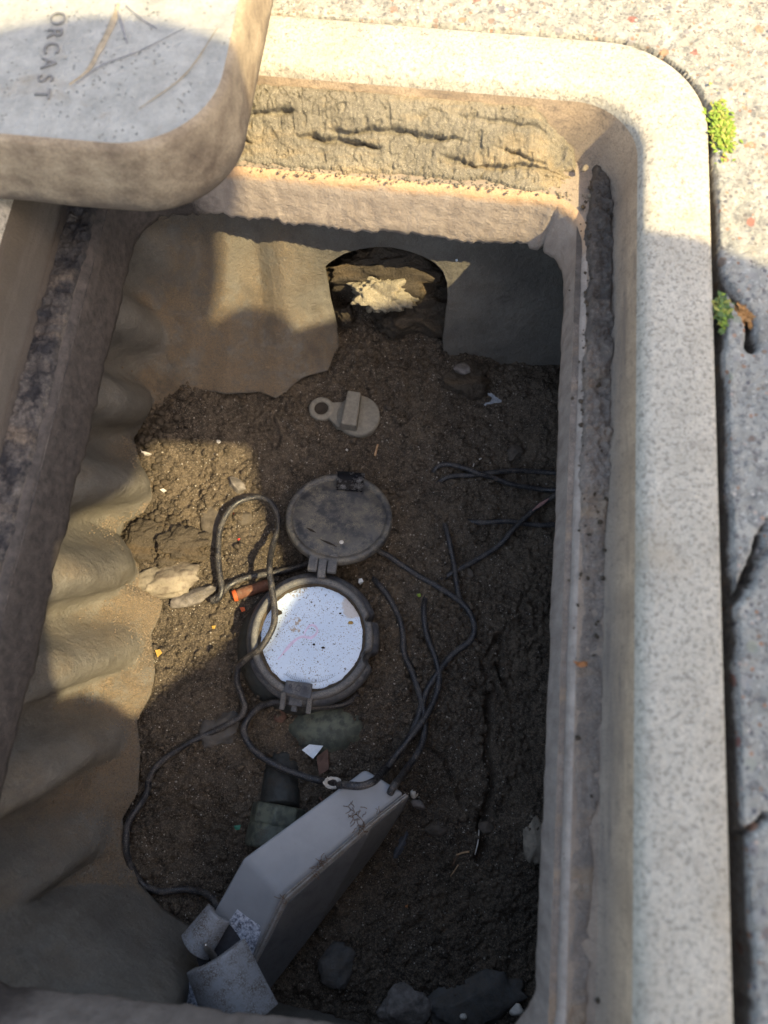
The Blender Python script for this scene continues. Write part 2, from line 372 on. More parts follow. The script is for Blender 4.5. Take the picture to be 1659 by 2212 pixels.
M['orange'] = simple('orange_plastic', (.50, .10, .03), .55, .2); M['tube'] = simple('muddy_tube', (.14, .06, .035), .75, .4, 200, .0008, dust=.3)
M['yellow'] = simple('yellow_petal', (.42, .26, .06), .7, .3); M['red'] = simple('red_scrap', (.6, .04, .03), .6, .2); M['shell'] = simple('pale_shell', (.60, .56, .50), .6, .2)
M['wood'] = simple('dry_twig', (.42, .27, .15), .8, .3); M['root'] = simple('root_fibre', (.13, .08, .05), .9, .3)
M['moss'] = simple('moss_leaf', (.20, .29, .035), .6, .3, 400); M['moss2'] = simple('moss_yellow', (.36, .35, .08), .6, .3, 400); M['moss3'] = simple('moss_dark', (.10, .16, .05), .7, .3, 400)
M['dry'] = simple('dry_grass', (.45, .24, .09), .8, .3)

# ------------------------------------------------------------------ soil
def line_d(x, y, pts):
    d = np.full(np.shape(x), 9.)
    for (ax, ay), (bx, by) in zip(pts[:-1], pts[1:]):
        vx, vy = bx-ax, by-ay; t = np.clip(((x-ax)*vx+(y-ay)*vy)/(vx*vx+vy*vy), 0, 1)
        d = np.minimum(d, np.hypot(x-ax-t*vx, y-ay-t*vy))
    return d
def G(px, py, z=-.285):
    p = P(px, py, z); return (p[0], p[1])
def bumpat(x, y, px, py, r, h, z=-.285):
    c = G(px, py, z); return h*np.exp(-((x-c[0])**2+(y-c[1])**2)/(r*r))
CR1 = [G(*p) for p in ((1060, 1500), (1052, 1600), (1062, 1700), (1040, 1790), (1050, 1830), (1035, 1860))]
CR2 = [G(*p) for p in ((1082, 1370), (1078, 1440), (1095, 1480))]
CR3 = [G(*p) for p in ((1075, 1370), (1045, 1440), (1080, 1500))]
CR4 = [G(*p) for p in ((880, 1440), (905, 1600), (960, 1640), (1000, 1740))]
def soil_z(x, y, fine=True):
    x = np.asarray(x, float); y = np.asarray(y, float)
    z = -.287+.010*vnoise(x*13, y*13, 1)+.008*vnoise(x*31, y*31, 2)
    z = z+bumpat(x, y, 370, 1190, .030, .020)+bumpat(x, y, 330, 1000, .026, .016)+bumpat(x, y, 420, 880, .04, .022)+bumpat(x, y, 1180, 870, .035, .02)
    z = z+bumpat(x, y, 1130, 1350, .035, .010)+bumpat(x, y, 1120, 1750, .05, .010)-bumpat(x, y, 420, 1820, .035, .012)-bumpat(x, y, 760, 1800, .06, .010)
    z = z-bumpat(x, y, 1000, 1960, .07, .008)-bumpat(x, y, 840, 740, .035, .012)
    lx, ly = LW(x, y)
    z = z+.115*sst(.430, .485, ly)*(1-.25*sst(.05, -.12, lx))
    if fine:
        z = z+.0065*fbm(x*70, y*70, 3, 3)
        f1, f2, i = worley(x*75+1.2*vnoise(x*160, y*160, 40), y*75+1.2*vnoise(x*160, y*160, 41), 9)
        lump = sst(.0, .35, fbm(x*9, y*9, 77, 2)+.12)
        z = z+.0038*lump*np.sqrt(np.clip(1-f1*1.25, 0, 1))*(.35+i)-.0022*lump*(1-sst(0, .16, f2-f1))
        f1, f2, i = worley(x*210, y*210, 19)
        z = z+.0026*np.sqrt(np.clip(1-f1*1.3, 0, 1))*(i > .35)*(i+.2)
        z = z+.0024*fbm(x*330, y*330, 5, 2, .6)
        w = .0035*vnoise(x*120, y*120, 33)
        for c, wd_, dp in ((CR1, .0030, .016), (CR2, .0022, .010), (CR3, .0022, .009), (CR4, .0016, .006)):
            z = z-dp*np.exp(-((line_d(x, y, c)+w)/wd_)**2)
    return z
def SP(px, py, lift=0.):
    "point on the soil seen at a measured photo point"
    z = -.28
    for _ in range(6):
        p = P(px, py, z+lift); z = float(soil_z(p[0], p[1], False))
    return P(px, py, z+lift)
nx, ny = 560, 900
X, Y = np.meshgrid(np.linspace(-.33, .23, nx), np.linspace(-.31, .60, ny), indexing='ij')
Z = soil_z(X, Y)
so_ = link('soil', gridmesh(np.stack([X, Y, Z], -1)), M['soil']); tag(so_, kind='structure')

# crumbs of soil and grit nobody could count
def crumbs(name, mat, n, smin, smax, pick, seed, lift=.3, kind='stuff', label=None, cat=None, own_z=False):
    r = np.random.default_rng(seed); V = []; F = []
    ico = bmesh.new(); bmesh.ops.create_icosphere(ico, subdivisions=1, radius=1); base = np.array([v.co[:] for v in ico.verts]); fc = [[v.index for v in f.verts] for f in ico.faces]; ico.free()
    k = 0
    while k < n:
        pk = pick(r); x, y = pk[0], pk[1]
        s = smin+(smax-smin)*r.random()**3
        v = base*(1+.45*(r.random((len(base), 1))-.5))*np.array([1, .55+.5*r.random(), .45+.4*r.random()])*s
        a = r.random()*6.28; c_, s__ = math.cos(a), math.sin(a)
        v = v @ np.array([[c_, s__, 0], [-s__, c_, 0], [0, 0, 1]])
        z = pk[2] if own_z else float(soil_z(np.array([x]), np.array([y]))[0])
        v = v+np.array([x, y, z+s*(lift or 0)]); o = len(V)
        V.extend(v); F.extend([[i+o for i in f] for f in fc]); k += 1
    ob = link(name, mesh(V, F), mat); tag(ob, label, cat, kind=kind); return ob
def pick_all(r): return WL(-.25+.36*r.random(), -.17+.60*r.random())[:2]
def pick_near(pts, sd):
    P_ = [G(*p) for p in pts]
    def f(r):
        c = P_[r.integers(len(P_))]; return c[0]+sd*r.normal(), c[1]+sd*r.normal()
    return f
crumbs('soil_crumbs', M['soil'], 4200, .0008, .0052, pick_all, 3, label='loose dark soil crumbs strewn all over the pit floor', cat='crumbs')
crumbs('clod_crumbs', M['clod_dark'], 700, .0012, .0055, pick_near([(300, 980), (330, 1010), (350, 1090), (300, 1160), (420, 840), (500, 820), (360, 940), (330, 1130), (400, 1180)], .012), 4, label='brown crumbled soil lumps heaped against the left box wall', cat='crumbs')
crumbs('pale_grit', M['grit'], 2600, .0004, .0012, pick_all, 5, .5, label='tiny pale grit grains scattered over the dark soil', cat='grit')

# ------------------------------------------------------------------ utility box frame
def rr(x0, x1, y0, y1, r, n=170, nc=26):
    "rounded rectangle, counter-clockwise from the right side going up; same count for every size"
    pts = []
    cs = [(x1-r, y1-r, 0), (x0+r, y1-r, 90), (x0+r, y0+r, 180), (x1-r, y0+r, 270)]
    st = [(x1, y0+r), (x1-r, y1), (x0, y1-r), (x0+r, y0)]; en = [(x1, y1-r), (x0+r, y1), (x0, y0+r), (x1-r, y0)]
    for k in range(4):
        for i in range(n):
            t = i/n; pts.append((st[k][0]*(1-t)+en[k][0]*t, st[k][1]*(1-t)+en[k][1]*t))
        cx, cy, a = cs[k]
        for i in range(nc):
            w = math.radians(a+90*i/nc); pts.append((cx+r*math.cos(w), cy+r*math.sin(w)))
    return np.array(pts)
XR, XL, YF, YN = .186, -.370, .508, -.272; KL = 1.575   # the left ledge and wall are wider
def loopat(ins_r, ins_f, z, r, zn=None):
    "ins_r inset on the right/left sides, ins_f on far/near sides"
    q = rr(XL+ins_r*KL, XR-ins_r, YN+ins_f, YF-ins_f, r)
    w = q @ np.array([EX, EY]); zz = np.full(len(w), z) if zn is None else z+zn
    return np.concatenate([w, zz[:, None]], 1)
def sweep(loops):
    V = np.array(loops); V = np.concatenate([V, V[:, :1]], 1)
    return gridmesh(V, flip=False)
ub = empty('utility_box', WL(-.07, .118, -.1))
tag(ub, 'worn tan rectangular utility box frame sunk flush in the pavement around the pit', 'utility box')
nz = len(loopat(0, 0, 0, .07)); ar = np.arange(nz)*.012
def nzv(f, a, s): return a*fbm(np.arange(nz)*f, np.zeros(nz)+s, s, 3)
rim = link('rim', sweep([loopat(.001, .001, -.07, .075), loopat(0, 0, -.006, .075), loopat(.0012, .0012, -.0015, .074), loopat(.004, .004, 0, .072),
                         loopat(.020, .020, .0004, .062, nzv(.03, .0008, 3)), loopat(.038, .040, 0, .052), loopat(.0435, .0455, -.0012, .049), loopat(.0465, .0485, -.0045, .047), loopat(.0478, .050, -.010, .046)]), M['rim'], ub)
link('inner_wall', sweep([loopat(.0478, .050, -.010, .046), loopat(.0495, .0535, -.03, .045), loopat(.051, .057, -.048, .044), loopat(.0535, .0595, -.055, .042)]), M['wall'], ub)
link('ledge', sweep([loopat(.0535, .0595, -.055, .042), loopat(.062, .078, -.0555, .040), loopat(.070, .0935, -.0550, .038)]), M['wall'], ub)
# lip with its broken lower edge and a crack near the far right corner
lo = rr(XL+.07*KL, XR-.07, YN+.0935, YF-.0935, .038)
i_c = int(np.argmin(np.hypot(lo[:, 0]-.098, lo[:, 1]-.412)))
idx = np.arange(nz)
jag = .004*fbm(idx*.05, idx*0+.5, 21, 5, .6)+.0022*np.round(3*vnoise(idx*.11, idx*0, 25))/1.5
far_s = (idx > 196) & (idx < 366)
jag = (jag+.0030*vnoise(idx*.45, idx*0, 27)+.003*sst(.22, .35, vnoise(idx*.16, idx*0, 29)))*np.where(far_s, 1.5, .9); jag = jag+np.where((idx > i_c) & (idx < i_c+5), -.004, 0)
crack = np.exp(-((idx-i_c+.3*vnoise(idx*.9, idx*0, 4))/0.8)**2)
lipl = []
for ins, insf, z, k in ((.070, .0935, -.055, 0), (.0722, .0965, -.0565, 0), (.0735, .0985, -.060, .2), (.0745, .0995, -.070, .4), (.0755, .1005, -.082, .7), (.0765, .1015, -.094, .9), (.0768, .1020, -.103, 1), (.0765, .1017, -.1075, 1), (.0745, .0995, -.109, 1), (.0715, .0965, -.107, 1), (.070, .095, -.092, .6), (.066, .090, -.078, 0), (.030, .040, -.078, 0)):
    q = loopat(ins, insf, z, .038 if ins > .05 else .05, jag*k)
    cen = WL(-.07, .118)[:2]; dr = q[:, :2]-cen; dr /= np.linalg.norm(dr, axis=1)[:, None]
    dp = k*.005*crack+(.0010*fbm(idx*.09, idx*0+z*60, 31, 4))*min(1, k*3)
    q[:, :2] += dr*dp[:, None]; lipl.append(q)
link('lip', sweep(lipl), M['lip'], ub)

# body wall hanging under the lip
ZB = -.287
def wallpt(px, py):
    "on the far body wall, which leans in towards its foot"
    lo_, hi = -.36, -.08
    for _ in range(40):
        m = (lo_+hi)/2; p = P(px, py, m); ly = LW(p[0], p[1])[1]
        tgt = .450-.053*(-.09-m)/.2
        if ly > tgt: lo_ = m
        else: hi = m
    return P(px, py, (lo_+hi)/2)
bot = []
# right side (hidden), then the far wall right to left
bot.append((WL(.165, -.25, -.33), 0)); bot.append((WL(.165, .1, -.33), 0)); bot.append((WL(.165, .36, -.33), 0)); bot.append((WL(.150, .385, -.33), 0))
for p in ((1235, 880), (1150, 880), (1100, 875), (1062, 878), (1030, 858), (990, 845), (972, 838), (960, 790), (957, 740), (965, 690), (967, 640), (966, 610), (957, 585), (940, 567), (915, 552), (885, 541), (850, 533), (815, 531), (780, 536), (745, 545), (712, 562), (692, 578), (690, 592), (700, 640), (716, 680)):
    bot.append((wallpt(*p), 0))
for p, dz in (((728, 712), .03), ((727, 735), .020), ((732, 745), .016), ((722, 760), .014), ((708, 798), .012), ((660, 800), .010), ((640, 806), .010), ((600, 838), .009), ((545, 848), .007), ((490, 851), .005), ((440, 842), .0), ((385, 860), -.004), ((320, 905), -.004), ((285, 945), .002), ((300, 1000), .01), ((322, 1040), .012), ((329, 1075), .012), ((310, 1105), .01), ((268, 1128), .006), ((256, 1160), .004), ((285, 1195), .008), ((300, 1240), .01), ((306, 1272), .012), ((352, 1300), .010), ((345, 1330), .010), ((326, 1370), .010), ((330, 1410), .010), ((335, 1455), .010), ((326, 1500), .010), ((295, 1558), .010), ((303, 1620), .010), ((298, 1710), .010), ((264, 1768), .009), ((272, 1830), .009), ((300, 1910), .009), ((350, 1965), .009), ((420, 2010), .012), ((440, 2080), .010), ((425, 2140), .005)):
    q = SP(p[0], p[1], dz); bot.append((q, 1))
bot.append((WL(-.13, -.215, -.33), 0)); bot.append((WL(.165, -.25, -.33), 0))
Bp = [b[0] for b in bot]
fine_b = [Bp[0]]; kidx = [0]
for a, b in zip(Bp[:-1], Bp[1:]):
    n = max(1, int(np.linalg.norm(b-a)/.0015))
    for k in range(1, n+1): fine_b.append(a+(b-a)*k/n)
    kidx.append(len(fine_b)-1)
fine_b = np.array(fine_b)
kf = np.exp(-np.linspace(-2, 2, 5)**2); kf /= kf.sum()
sm = fine_b.copy()
for c in range(3): sm[2:-2, c] = np.convolve(fine_b[:, c], kf, 'valid')
fine_b = sm; nb = len(fine_b)
fx, fy = LW(fine_b[:, 0], fine_b[:, 1])
# top line: projection of each foot point on the rounded rectangle the wall hangs from
TX0, TX1, TY0, TY1, TR = -.272, .150, -.205, .452, .060
def clamp_rr(x, y):
    ax_, ay_ = min(max(x, -.10), .10), min(max(y, -.15), .25)
    dx, dy = x-ax_, y-ay_; L_ = math.hypot(dx, dy)+1e-9; dx /= L_; dy /= L_
    lo_, hi = 0., .6
    for _ in range(36):
        m = (lo_+hi)/2; px, py = ax_+dx*m, ay_+dy*m
        qx = abs(px-(TX0+TX1)/2)-(TX1-TX0)/2+TR; qy = abs(py-(TY0+TY1)/2)-(TY1-TY0)/2+TR
        sd_ = math.hypot(max(qx, 0), max(qy, 0))+min(max(qx, qy), 0)-TR
        if sd_ < 0: lo_ = m
        else: hi = m
    return ax_+dx*lo_, ay_+dy*lo_
top = np.array([clamp_rr(a, b) for a, b in zip(fx, fy)])
# the top line runs on steadily where the foot line doubles back beside the arch
k0 = kidx[25]; k1 = kidx[42]; xe = top[k0, 0]; lf_ = xe-(TX0+TR); la_ = math.pi*TR/2; ll_ = (TY1-TR)-top[k1, 1]
sk = np.interp(np.arange(k0, k1+1), [kidx[k] for k in (25, 30, 33, 36, 38, 40, 42)], [0, .006, .016, lf_*.45, lf_*.8, lf_+la_*.45, lf_+la_+ll_])
for n_, v in enumerate(sk):
    if v < lf_: top[k0+n_] = (xe-v, TY1)
    elif v < lf_+la_:
        w = (v-lf_)/TR; top[k0+n_] = (TX0+TR-TR*math.sin(w), TY1-TR+TR*math.cos(w))
    else: top[k0+n_] = (TX0, TY1-TR-(v-lf_-la_))
# the smooth run of the top line
for c in range(2):
    k2 = np.ones(9)/9; t = top[:, c].copy(); pad = np.pad(t, 4, mode='edge'); top[:, c] = np.convolve(pad, k2, 'valid')
rows = 60; V = np.zeros((rows, nb, 3)); ss = np.concatenate([[0], np.cumsum(np.linalg.norm(np.diff(top, axis=0), axis=1))])
left = sst(-.17, -.215, fx)*sst(.345, .26, fy)
farl = sst(-.02, -.06, fx)*sst(.30, .34, fy)
for r_ in range(rows):
    t = r_/(rows-1)
    hz = t**(1+1.6*np.maximum(left, .6*farl)); vz = 1-(1-t)**(1+.35*np.maximum(left, farl))
    x = top[:, 0]*(1-hz)+fx*hz; y = top[:, 1]*(1-hz)+fy*hz
    z = -.077*(1-vz)+fine_b[:, 2]*vz
    env = math.sin(math.pi*min(1, t*1.02))**.8 if t < .98 else 0
    wv = np.cos((y+.35*(z+.2)-.034+.005*vnoise(y*9, z*9, 18))*2*math.pi/.0785); wave = (.020*(np.sign(wv)*np.abs(wv)**.75)+.004*vnoise(y*26, z*16, 8))*left
    x = x+env*wave*sst(.05, .40, t)*(1-.55*sst(.75, 1, t))
    pl = .450-.053*(-.09-z)/.2; plb = .450-.053*(-.09-fine_b[:, 2])/.2; dd = np.clip((-.09-z)/.2, 0, 1)
    yf = pl+(fy-plb)*t**4; xf = fx+(top[:, 0]-fx)*(1-t)
    wf = sst(-.17, -.13, fx)*sst(.27, .30, fy)
    fold = sst(.15, .6, dd)*sst(1.0, .8, dd*.9)*(.020*np.exp(-((xf+.157)/np.where(xf < -.157, .010, .042))**2)+.005*vnoise(xf*30, z*20, 4))*sst(-.05, -.085, xf)
    x = x*(1-wf)+xf*wf; y = y*(1-wf)+(yf-fold)*wf
    y = y+.003*env*vnoise(x*25, z*20, 12); x = x+.002*env*vnoise(y*40, z*40, 13)
    w = np.stack([x, y], 1) @ np.array([EX, EY])
    V[r_, :, :2] = w; V[r_, :, 2] = z
bw = link('body_wall', gridmesh(V), M['body'], ub)
md = bw.modifiers.new('thick', 'SOLIDIFY'); md.thickness = .0028; md.offset = 0

# dried mud on the ledges
def ledge_mud(name, mat, x0, x1, y0, y1, zf, label, st=.0009):
    n = int((x1-x0)/st); m = int((y1-y0)/st)
    a, b = np.meshgrid(np.linspace(x0, x1, n), np.linspace(y0, y1, m), indexing='ij')
    r_ = zf(a, b)
    if isinstance(r_, tuple): z, d = r_; b = b-d*.66; z = z+d*.75
    else: z = r_
    w = a[..., None]*EX+b[..., None]*EY
    ob = link(name, gridmesh(np.concatenate([w, z[..., None]], -1)), mat); recenter(ob); tag(ob, label, 'mud', kind='stuff'); return ob
def rough(a, b, s, amp=1.):
    f1, f2, i = worley(a*150, b*150, s); z = .0022*vnoise(a*30, b*120, s)+.0010*vnoise(a*80, b*240, s+1)+.0008*fbm(a*330, b*330, s+2, 3, .75)
    z = z+.0016*np.sqrt(np.clip(1-f1*1.2, 0, 1))*(i > .4)
    return z*amp
def zfar(a, b):
    t = sst(.415, .4535, b+.003*vnoise(a*40, b*40, 61)); z = -.0525+.036*t**1.2
    d = rough(a, b, 51, .85)+.003*vnoise(a*14, b*30, 52)
    for yy, s, dp in ((.4330, 71, .010), (.4245, 72, .008), (.4410, 73, .007), (.4290, 74, .006), (.4372, 76, .007), (.4455, 77, .004)):
        ln = yy+.0060*fbm(a*20, a*0+s, s, 6, .6); gt = sst(-.05, .20, fbm(a*14, a*0+s*2., s+1, 4)); wd2 = .0003+.0013*gt*(.7+fbm(a*90, a*0, s+5, 2))
        d = d-dp*gt*np.exp(-((b-ln)/np.maximum(wd2, .0004))**2)
    f1, f2, i = worley(a*48+1.5*fbm(a*70, b*70, 92, 2), b*75+1.5*fbm(a*70, b*70, 93, 2), 90); d = d-.0014*(1-sst(0, .07, f2-f1))*sst(-.02, .12, fbm(a*16, b*30, 91))
    d = d-.0016*sst(.22, .34, vnoise(a*210+b*90, b*210-a*90, 79))
    edge = .4175+.005*fbm(a*55, a*0, 64, 5, .6)+.004*vnoise(a*25, a*0, 65); z = z-.03*sst(edge, edge-.0015, b)
    fade = sst(.062, .122, a+.25*(b-.43)+.014*fbm(a*60, b*60, 68, 4)); z = z*(1-fade)+(-.0575-.004*fade)*fade; d = d*(1-fade)+fade*.004*fbm(a*200, b*200, 69, 3)
    z = z-.03*sst(.122, .128, a+.006*fbm(b*60, a*60, 62))
    return z, d
ledge_mud('caked_mud', M['caked'], -.245, .134, .4125, .4570, zfar, 'cracked grey tan dried mud along the sunlit far ledge of the box', .0006)
def zright(a, b):
    e0 = .1155+.0045*fbm(b*40, b*0, 81, 5, .6); e1 = .1325+.006*fbm(b*35, b*0, 82, 4)-.004*sst(.1, -.1, b)
    thk = .30+.70*sst(.10, .24, b+.03*vnoise(b*9, a*0, 5))
    h = sst(e0, e0+.004, a)*sst(e1+.003, e1-.001, a)*thk
    z = -.0595+.0060*sst(0, .25, h)+.0030*h+rough(a, b, 83, 1.)*h
    f1, f2, i = worley(a*230, b*230, 95); z = z+.0016*h*np.sqrt(np.clip(1-f1*1.2, 0, 1))*(i > .3)+.003*h*fbm(a*120, b*120, 96, 4, .7)
    thin = sst(.10, .25, b+.03*vnoise(b*9, a*0, 5)); z = z-(.0025)*(1-thin)
    return z
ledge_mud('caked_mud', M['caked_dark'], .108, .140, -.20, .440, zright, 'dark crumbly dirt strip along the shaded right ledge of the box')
def zleft(a, b):
    e0 = -.2580-.004*fbm(b*40, b*0, 84, 4); e1 = -.279-.002*fbm(b*35, b*0, 85, 4)
    h = sst(e0, e0-.004, a)*sst(e1-.004, e1, a); f1, f2, i = worley(a*80, b*80, 97)
    return -.0595+.0078*h+rough(a, b, 86, 1.1)*h+.003*h*fbm(a*120, b*120, 98, 4, .7)
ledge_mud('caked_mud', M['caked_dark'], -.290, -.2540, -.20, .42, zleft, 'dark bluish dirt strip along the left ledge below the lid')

LV = V.copy(); LC = np.where(left > .6)[0]
def pick_liner(r):
    while True:
        c_ = LC[r.integers(len(LC))]; q = int(59-abs(r.normal())*9)
        if q < 22: continue
        n_ = np.cross(LV[min(q+1, 59), c_]-LV[q-1, c_], LV[q, min(c_+2, nb-1)]-LV[q, c_-2]); n_ /= np.linalg.norm(n_)+1e-9
        if n_[2] < 0: n_ = -n_
        if n_[2] > .32*r.random()+.15:
            u1, u2 = r.random()*3-1.5, r.random()*6-3; q2 = min(q+1, 59) if u1 > 0 else q-1; c2 = min(c_+3, nb-1) if u2 > 0 else c_-3
            return LV[q, c_]+(LV[q2, c_]-LV[q, c_])*abs(u1)*.67+(LV[q, c2]-LV[q, c_])*abs(u2)*.33+n_*.0015
crumbs('liner_dirt', simple('sandy_dirt', (.20, .155, .11), .95, .5, 700), 5200, .0003, .0012, pick_liner, 31, .1, label='sandy dirt grains lying on the lower folds of the left box wall', cat='dirt', own_z=True)
def pick_right(r):
    y_ = .43-abs(r.normal())*.17; return WL(.1245+.0062*r.normal(), y_, -.0525)
crumbs('ledge_crumbs', M['clod_dark'], 520, .0005, .0022, pick_right, 32, .3, label='loose dark crumbs along the right ledge, thickest at the far corner', cat='crumbs', own_z=True)
crumbs('ledge_crumbs', M['caked'], 420, .0005, .0018, lambda r: WL(-.24+.36*r.random(), .4145+.0025*r.normal(), -.0545), 33, .3, label='pale mud crumbs along the front of the far ledge', cat='crumbs', own_z=True)

# ------------------------------------------------------------------ lid of the box, pushed aside
lidr = empty('box_lid', WL(-.32, .60, .0))
tag(lidr, 'thick pale concrete lid with rounded corner resting over the far left of the box', 'lid')
lx0, lx1, ly0, ly1 = -.53, -.134, .3165, .90
def lidloop(ins, z, r, nzz=0):
    q = rr(lx0+ins, lx1-ins, ly0+ins, ly1-ins, r, 120, 24); k = np.arange(len(q))
    if nzz: q = q+nzz*np.stack([fbm(k*.05, k*0, 7, 3), fbm(k*.05, k*0+9, 8, 3)], 1)
    w = q @ np.array([EX, EY]); return np.concatenate([w, np.full((len(w), 1), z)], 1)
R0 = .066
lst = [lidloop(.009, .0012, R0-.006), lidloop(.0045, .002, R0-.003, .001), lidloop(.0020, .006, R0-.001, .0012), lidloop(.001, .014, R0, .0015), lidloop(.0012, .030, R0, .0014), lidloop(.0022, .046, R0, .001), lidloop(.0032, .0545, R0-.001), lidloop(.0048, .0575, R0-.003), lidloop(.0075, .0588, R0-.005)]
V = np.array(lst); V = np.concatenate([V, V[:, :1]], 1)
lid_n = N('lid_edge_stained')
c = lid_n.ramp(lid_n.noise(38, 6, .72, lid_n.map((1, 1, 1.2))), (.3, (.15, .11, .08)), (.55, (.36, .285, .20)), (.75, (.50, .41, .30)))
zz_ = lid_n.sep(lid_n.co)[2]
c = lid_n.mix(lid_n.ramp(lid_n.math('ADD', lid_n.math('MULTIPLY', zz_, -26.), lid_n.math('ADD', .55, lid_n.noise(45, 5, .7))), (.55, 0), (.85, .8)), c, (.12, .095, .08))
c = lid_n.mix(lid_n.ramp(lid_n.noise(700, 3), (.35, .4), (.55, 0)), c, (.14, .11, .08))
M['lid_side'] = lid_n.out(c, .85, lid_n.bump(lid_n.noise(400, 5, .7), .001))
link('edge', gridmesh(V), M['lid_side'], lidr)
link('underside', mesh(lidloop(.009, .0012, R0-.006), [tuple(range(len(lst[0])))[::-1]]), M['lid_side'], lidr, False)
# top: fine sheet built as rings towards the centre
rings = [lst[-1]]
cc = WL((lx0+lx1)/2, (ly0+ly1)/2)[:2]
for k in range(1, 40):
    t = (k/39)**1.2; q = lst[-1].copy(); q[:, :2] = q[:, :2]*(1-t)+cc*t; q[:, 2] = .0588+.0008*min(1, t*6)+.0006*fbm(q[:, 0]*30, q[:, 1]*30, 44, 3)*(t > 0); rings.append(q)
V = np.array(rings); V = np.concatenate([V, V[:, :1]], 1)
n = N('lid_top_concrete')
c = n.ramp(n.noise(60, 6, .75), (.32, (.38, .375, .35)), (.66, (.60, .585, .54)))
cr = n.t.nodes.new('ShaderNodeTexVoronoi'); cr.feature = 'F1'; cr.inputs['Scale'].default_value = 240; n.L(n.co, cr.inputs['Vector'])
pits = n.math('MULTIPLY', n.ramp(cr.outputs['Distance'], (.14, 1), (.26, 0)), n.ramp(n.noise(45, 4), (.42, 0), (.56, .55)))
c = n.mix(pits, c, (.20, .20, .18)); c = n.mix(n.ramp(n.noise(12, 6, .7, dist=1.5), (.58, 0), (.70, .55)), c, (.36, .28, .19))
b = n.bump(n.noise(260, 6, .75), .0035); b = n.bump(pits, -.0015, 1., b)
M['lid_top'] = n.out(c, .85, b)
link('top', gridmesh(V), M['lid_top'], lidr)
def flat_on(pts, w, z, mat, name, parent, h=.0003):
    "a thin mark along a line on a level surface"
    p = spline(pts, .003); V = []; t = np.gradient(p[:, :2], axis=0); t /= np.linalg.norm(t, axis=1)[:, None]
    nn = np.stack([-t[:, 1], t[:, 0]], 1); w = np.broadcast_to(w, (len(p),)) if np.isscalar(w) else np.interp(np.linspace(0, 1, len(p)), np.linspace(0, 1, len(w)), w)
    w = w*(1+.7*vnoise(np.arange(len(p))*.5, np.zeros(len(p)), 3))
    A = np.concatenate([p[:, :2]+nn*w[:, None], np.full((len(p), 1), z)], 1); B = np.concatenate([p[:, :2]-nn*w[:, None], np.full((len(p), 1), z)], 1)
    C_ = np.concatenate([p[:, :2], np.full((len(p), 1), z+h)], 1)
    return link(name, gridmesh(np.stack([A, C_, B], 0)), mat, parent)
M['faint'] = simple('worn_letter_groove', (.20, .195, .19), .9, .3, 500)
M['rootstain'] = simple('brown_root_trace', (.34, .28, .20), .9, .3, 200); M['bluecrack'] = simple('dark_hairline', (.24, .235, .24), .9, .3)
LZ = .0601
flat_on([P(255, 8, LZ), P(240, 55, LZ), (P(212, 110, LZ)), P(190, 150, LZ), P(150, 183, LZ)], [.0014, .0020, .0022, .0013, .0004], LZ-.0002, M['rootstain'], 'root_trace', lidr, .0008)
flat_on([P(249, 8, LZ), P(262, 50, LZ), P(275, 95, LZ)], [.0007, .0008, .0004], LZ, M['bluecrack'], 'hairline_crack', lidr)
flat_on([P(272, 12, LZ), P(305, 40, LZ), P(340, 62, LZ)], [.0006, .0008, .0004], LZ, M['bluecrack'], 'hairline_crack', lidr)
flat_on([P(165, 180, LZ), P(220, 140, LZ), P(300, 110, LZ), P(400, 60, LZ)], [.0004, .0005, .0003], LZ, M['bluecrack'], 'hairline_crack', lidr)
flat_on([P(300, 235, LZ), P(400, 160, LZ), P(470, 60, LZ)], [.0004, .0006, .0004], LZ, M['rootstain'], 'hairline_crack', lidr)
# cast lettering: reads down the lid, tops of the letters to the right
pc = P(99, 200, LZ); pr = P(117, 72, LZ); dvec = Vector(pc-pr).normalized(); dvec.z = 0; dvec.normalize()
ydir = Vector((-dvec.y, dvec.x, 0))
if ydir.x < 0: ydir = -ydir
def placem(c, xd, yd, zd): return Matrix(((xd[0], yd[0], zd[0], c[0]), (xd[1], yd[1], zd[1], c[1]), (xd[2], yd[2], zd[2], c[2]), (0, 0, 0, 1)))
step = (Vector(P(90, 204, LZ))-Vector(P(117, 72, LZ)))/4
for k, ch in enumerate('ORCAST'):
    cpos = Vector(P(117, 72, LZ))+step*(k-1); cpos.z = LZ+.0002
    cu_me = text_mesh(ch, .0142, placem(cpos, dvec, ydir, (0, 0, 1)), .0004)
    link('letter', cu_me, M['faint'], lidr, False)

# ------------------------------------------------------------------ pavement
def axis(lo, f0, f1, hi, st):
    a = [f0]; s = st
    while a[0] > lo: s *= 1.35; a.insert(0, a[0]-s)
    b = list(np.arange(f0+st, f1, st)); a += b; s = st
    while a[-1] < hi: s *= 1.35; a.append(a[-1]+s)
    return np.array(a)
ax = axis(-30, -.40, .345, 30, .0022); ay = axis(-30, -.20, .66, 30, .0022)
a, b = np.meshgrid(ax, ay, indexing='ij')
GAP = .0035
def rr_sd(x, y, x0, x1, y0, y1, r):
    qx = abs(x-(x0+x1)/2)-(x1-x0)/2+r; qy = abs(y-(y0+y1)/2)-(y1-y0)/2+r
    return np.hypot(np.maximum(qx, 0), np.maximum(qy, 0))+np.minimum(np.maximum(qx, qy), 0)-r
gapw = .0008+.0036*sst(.42, .30, b)*(a > 0)+.0045*sst(.15, -.2, b)*(a > 0)
sd = rr_sd(a, b, XL, XR, YN, YF, .075)
z = -.002+.0022*fbm(a*50, b*50, 101, 4)+.0018*fbm(a*260, b*260, 102, 3, .6)
edge_n = .0018*fbm(a*60, b*60, 103, 3)*(1+1.5*sst(.3, -.1, b))
pitd = gapw+edge_n
z = z-.045*(1-sst(0, .0022, sd-pitd))
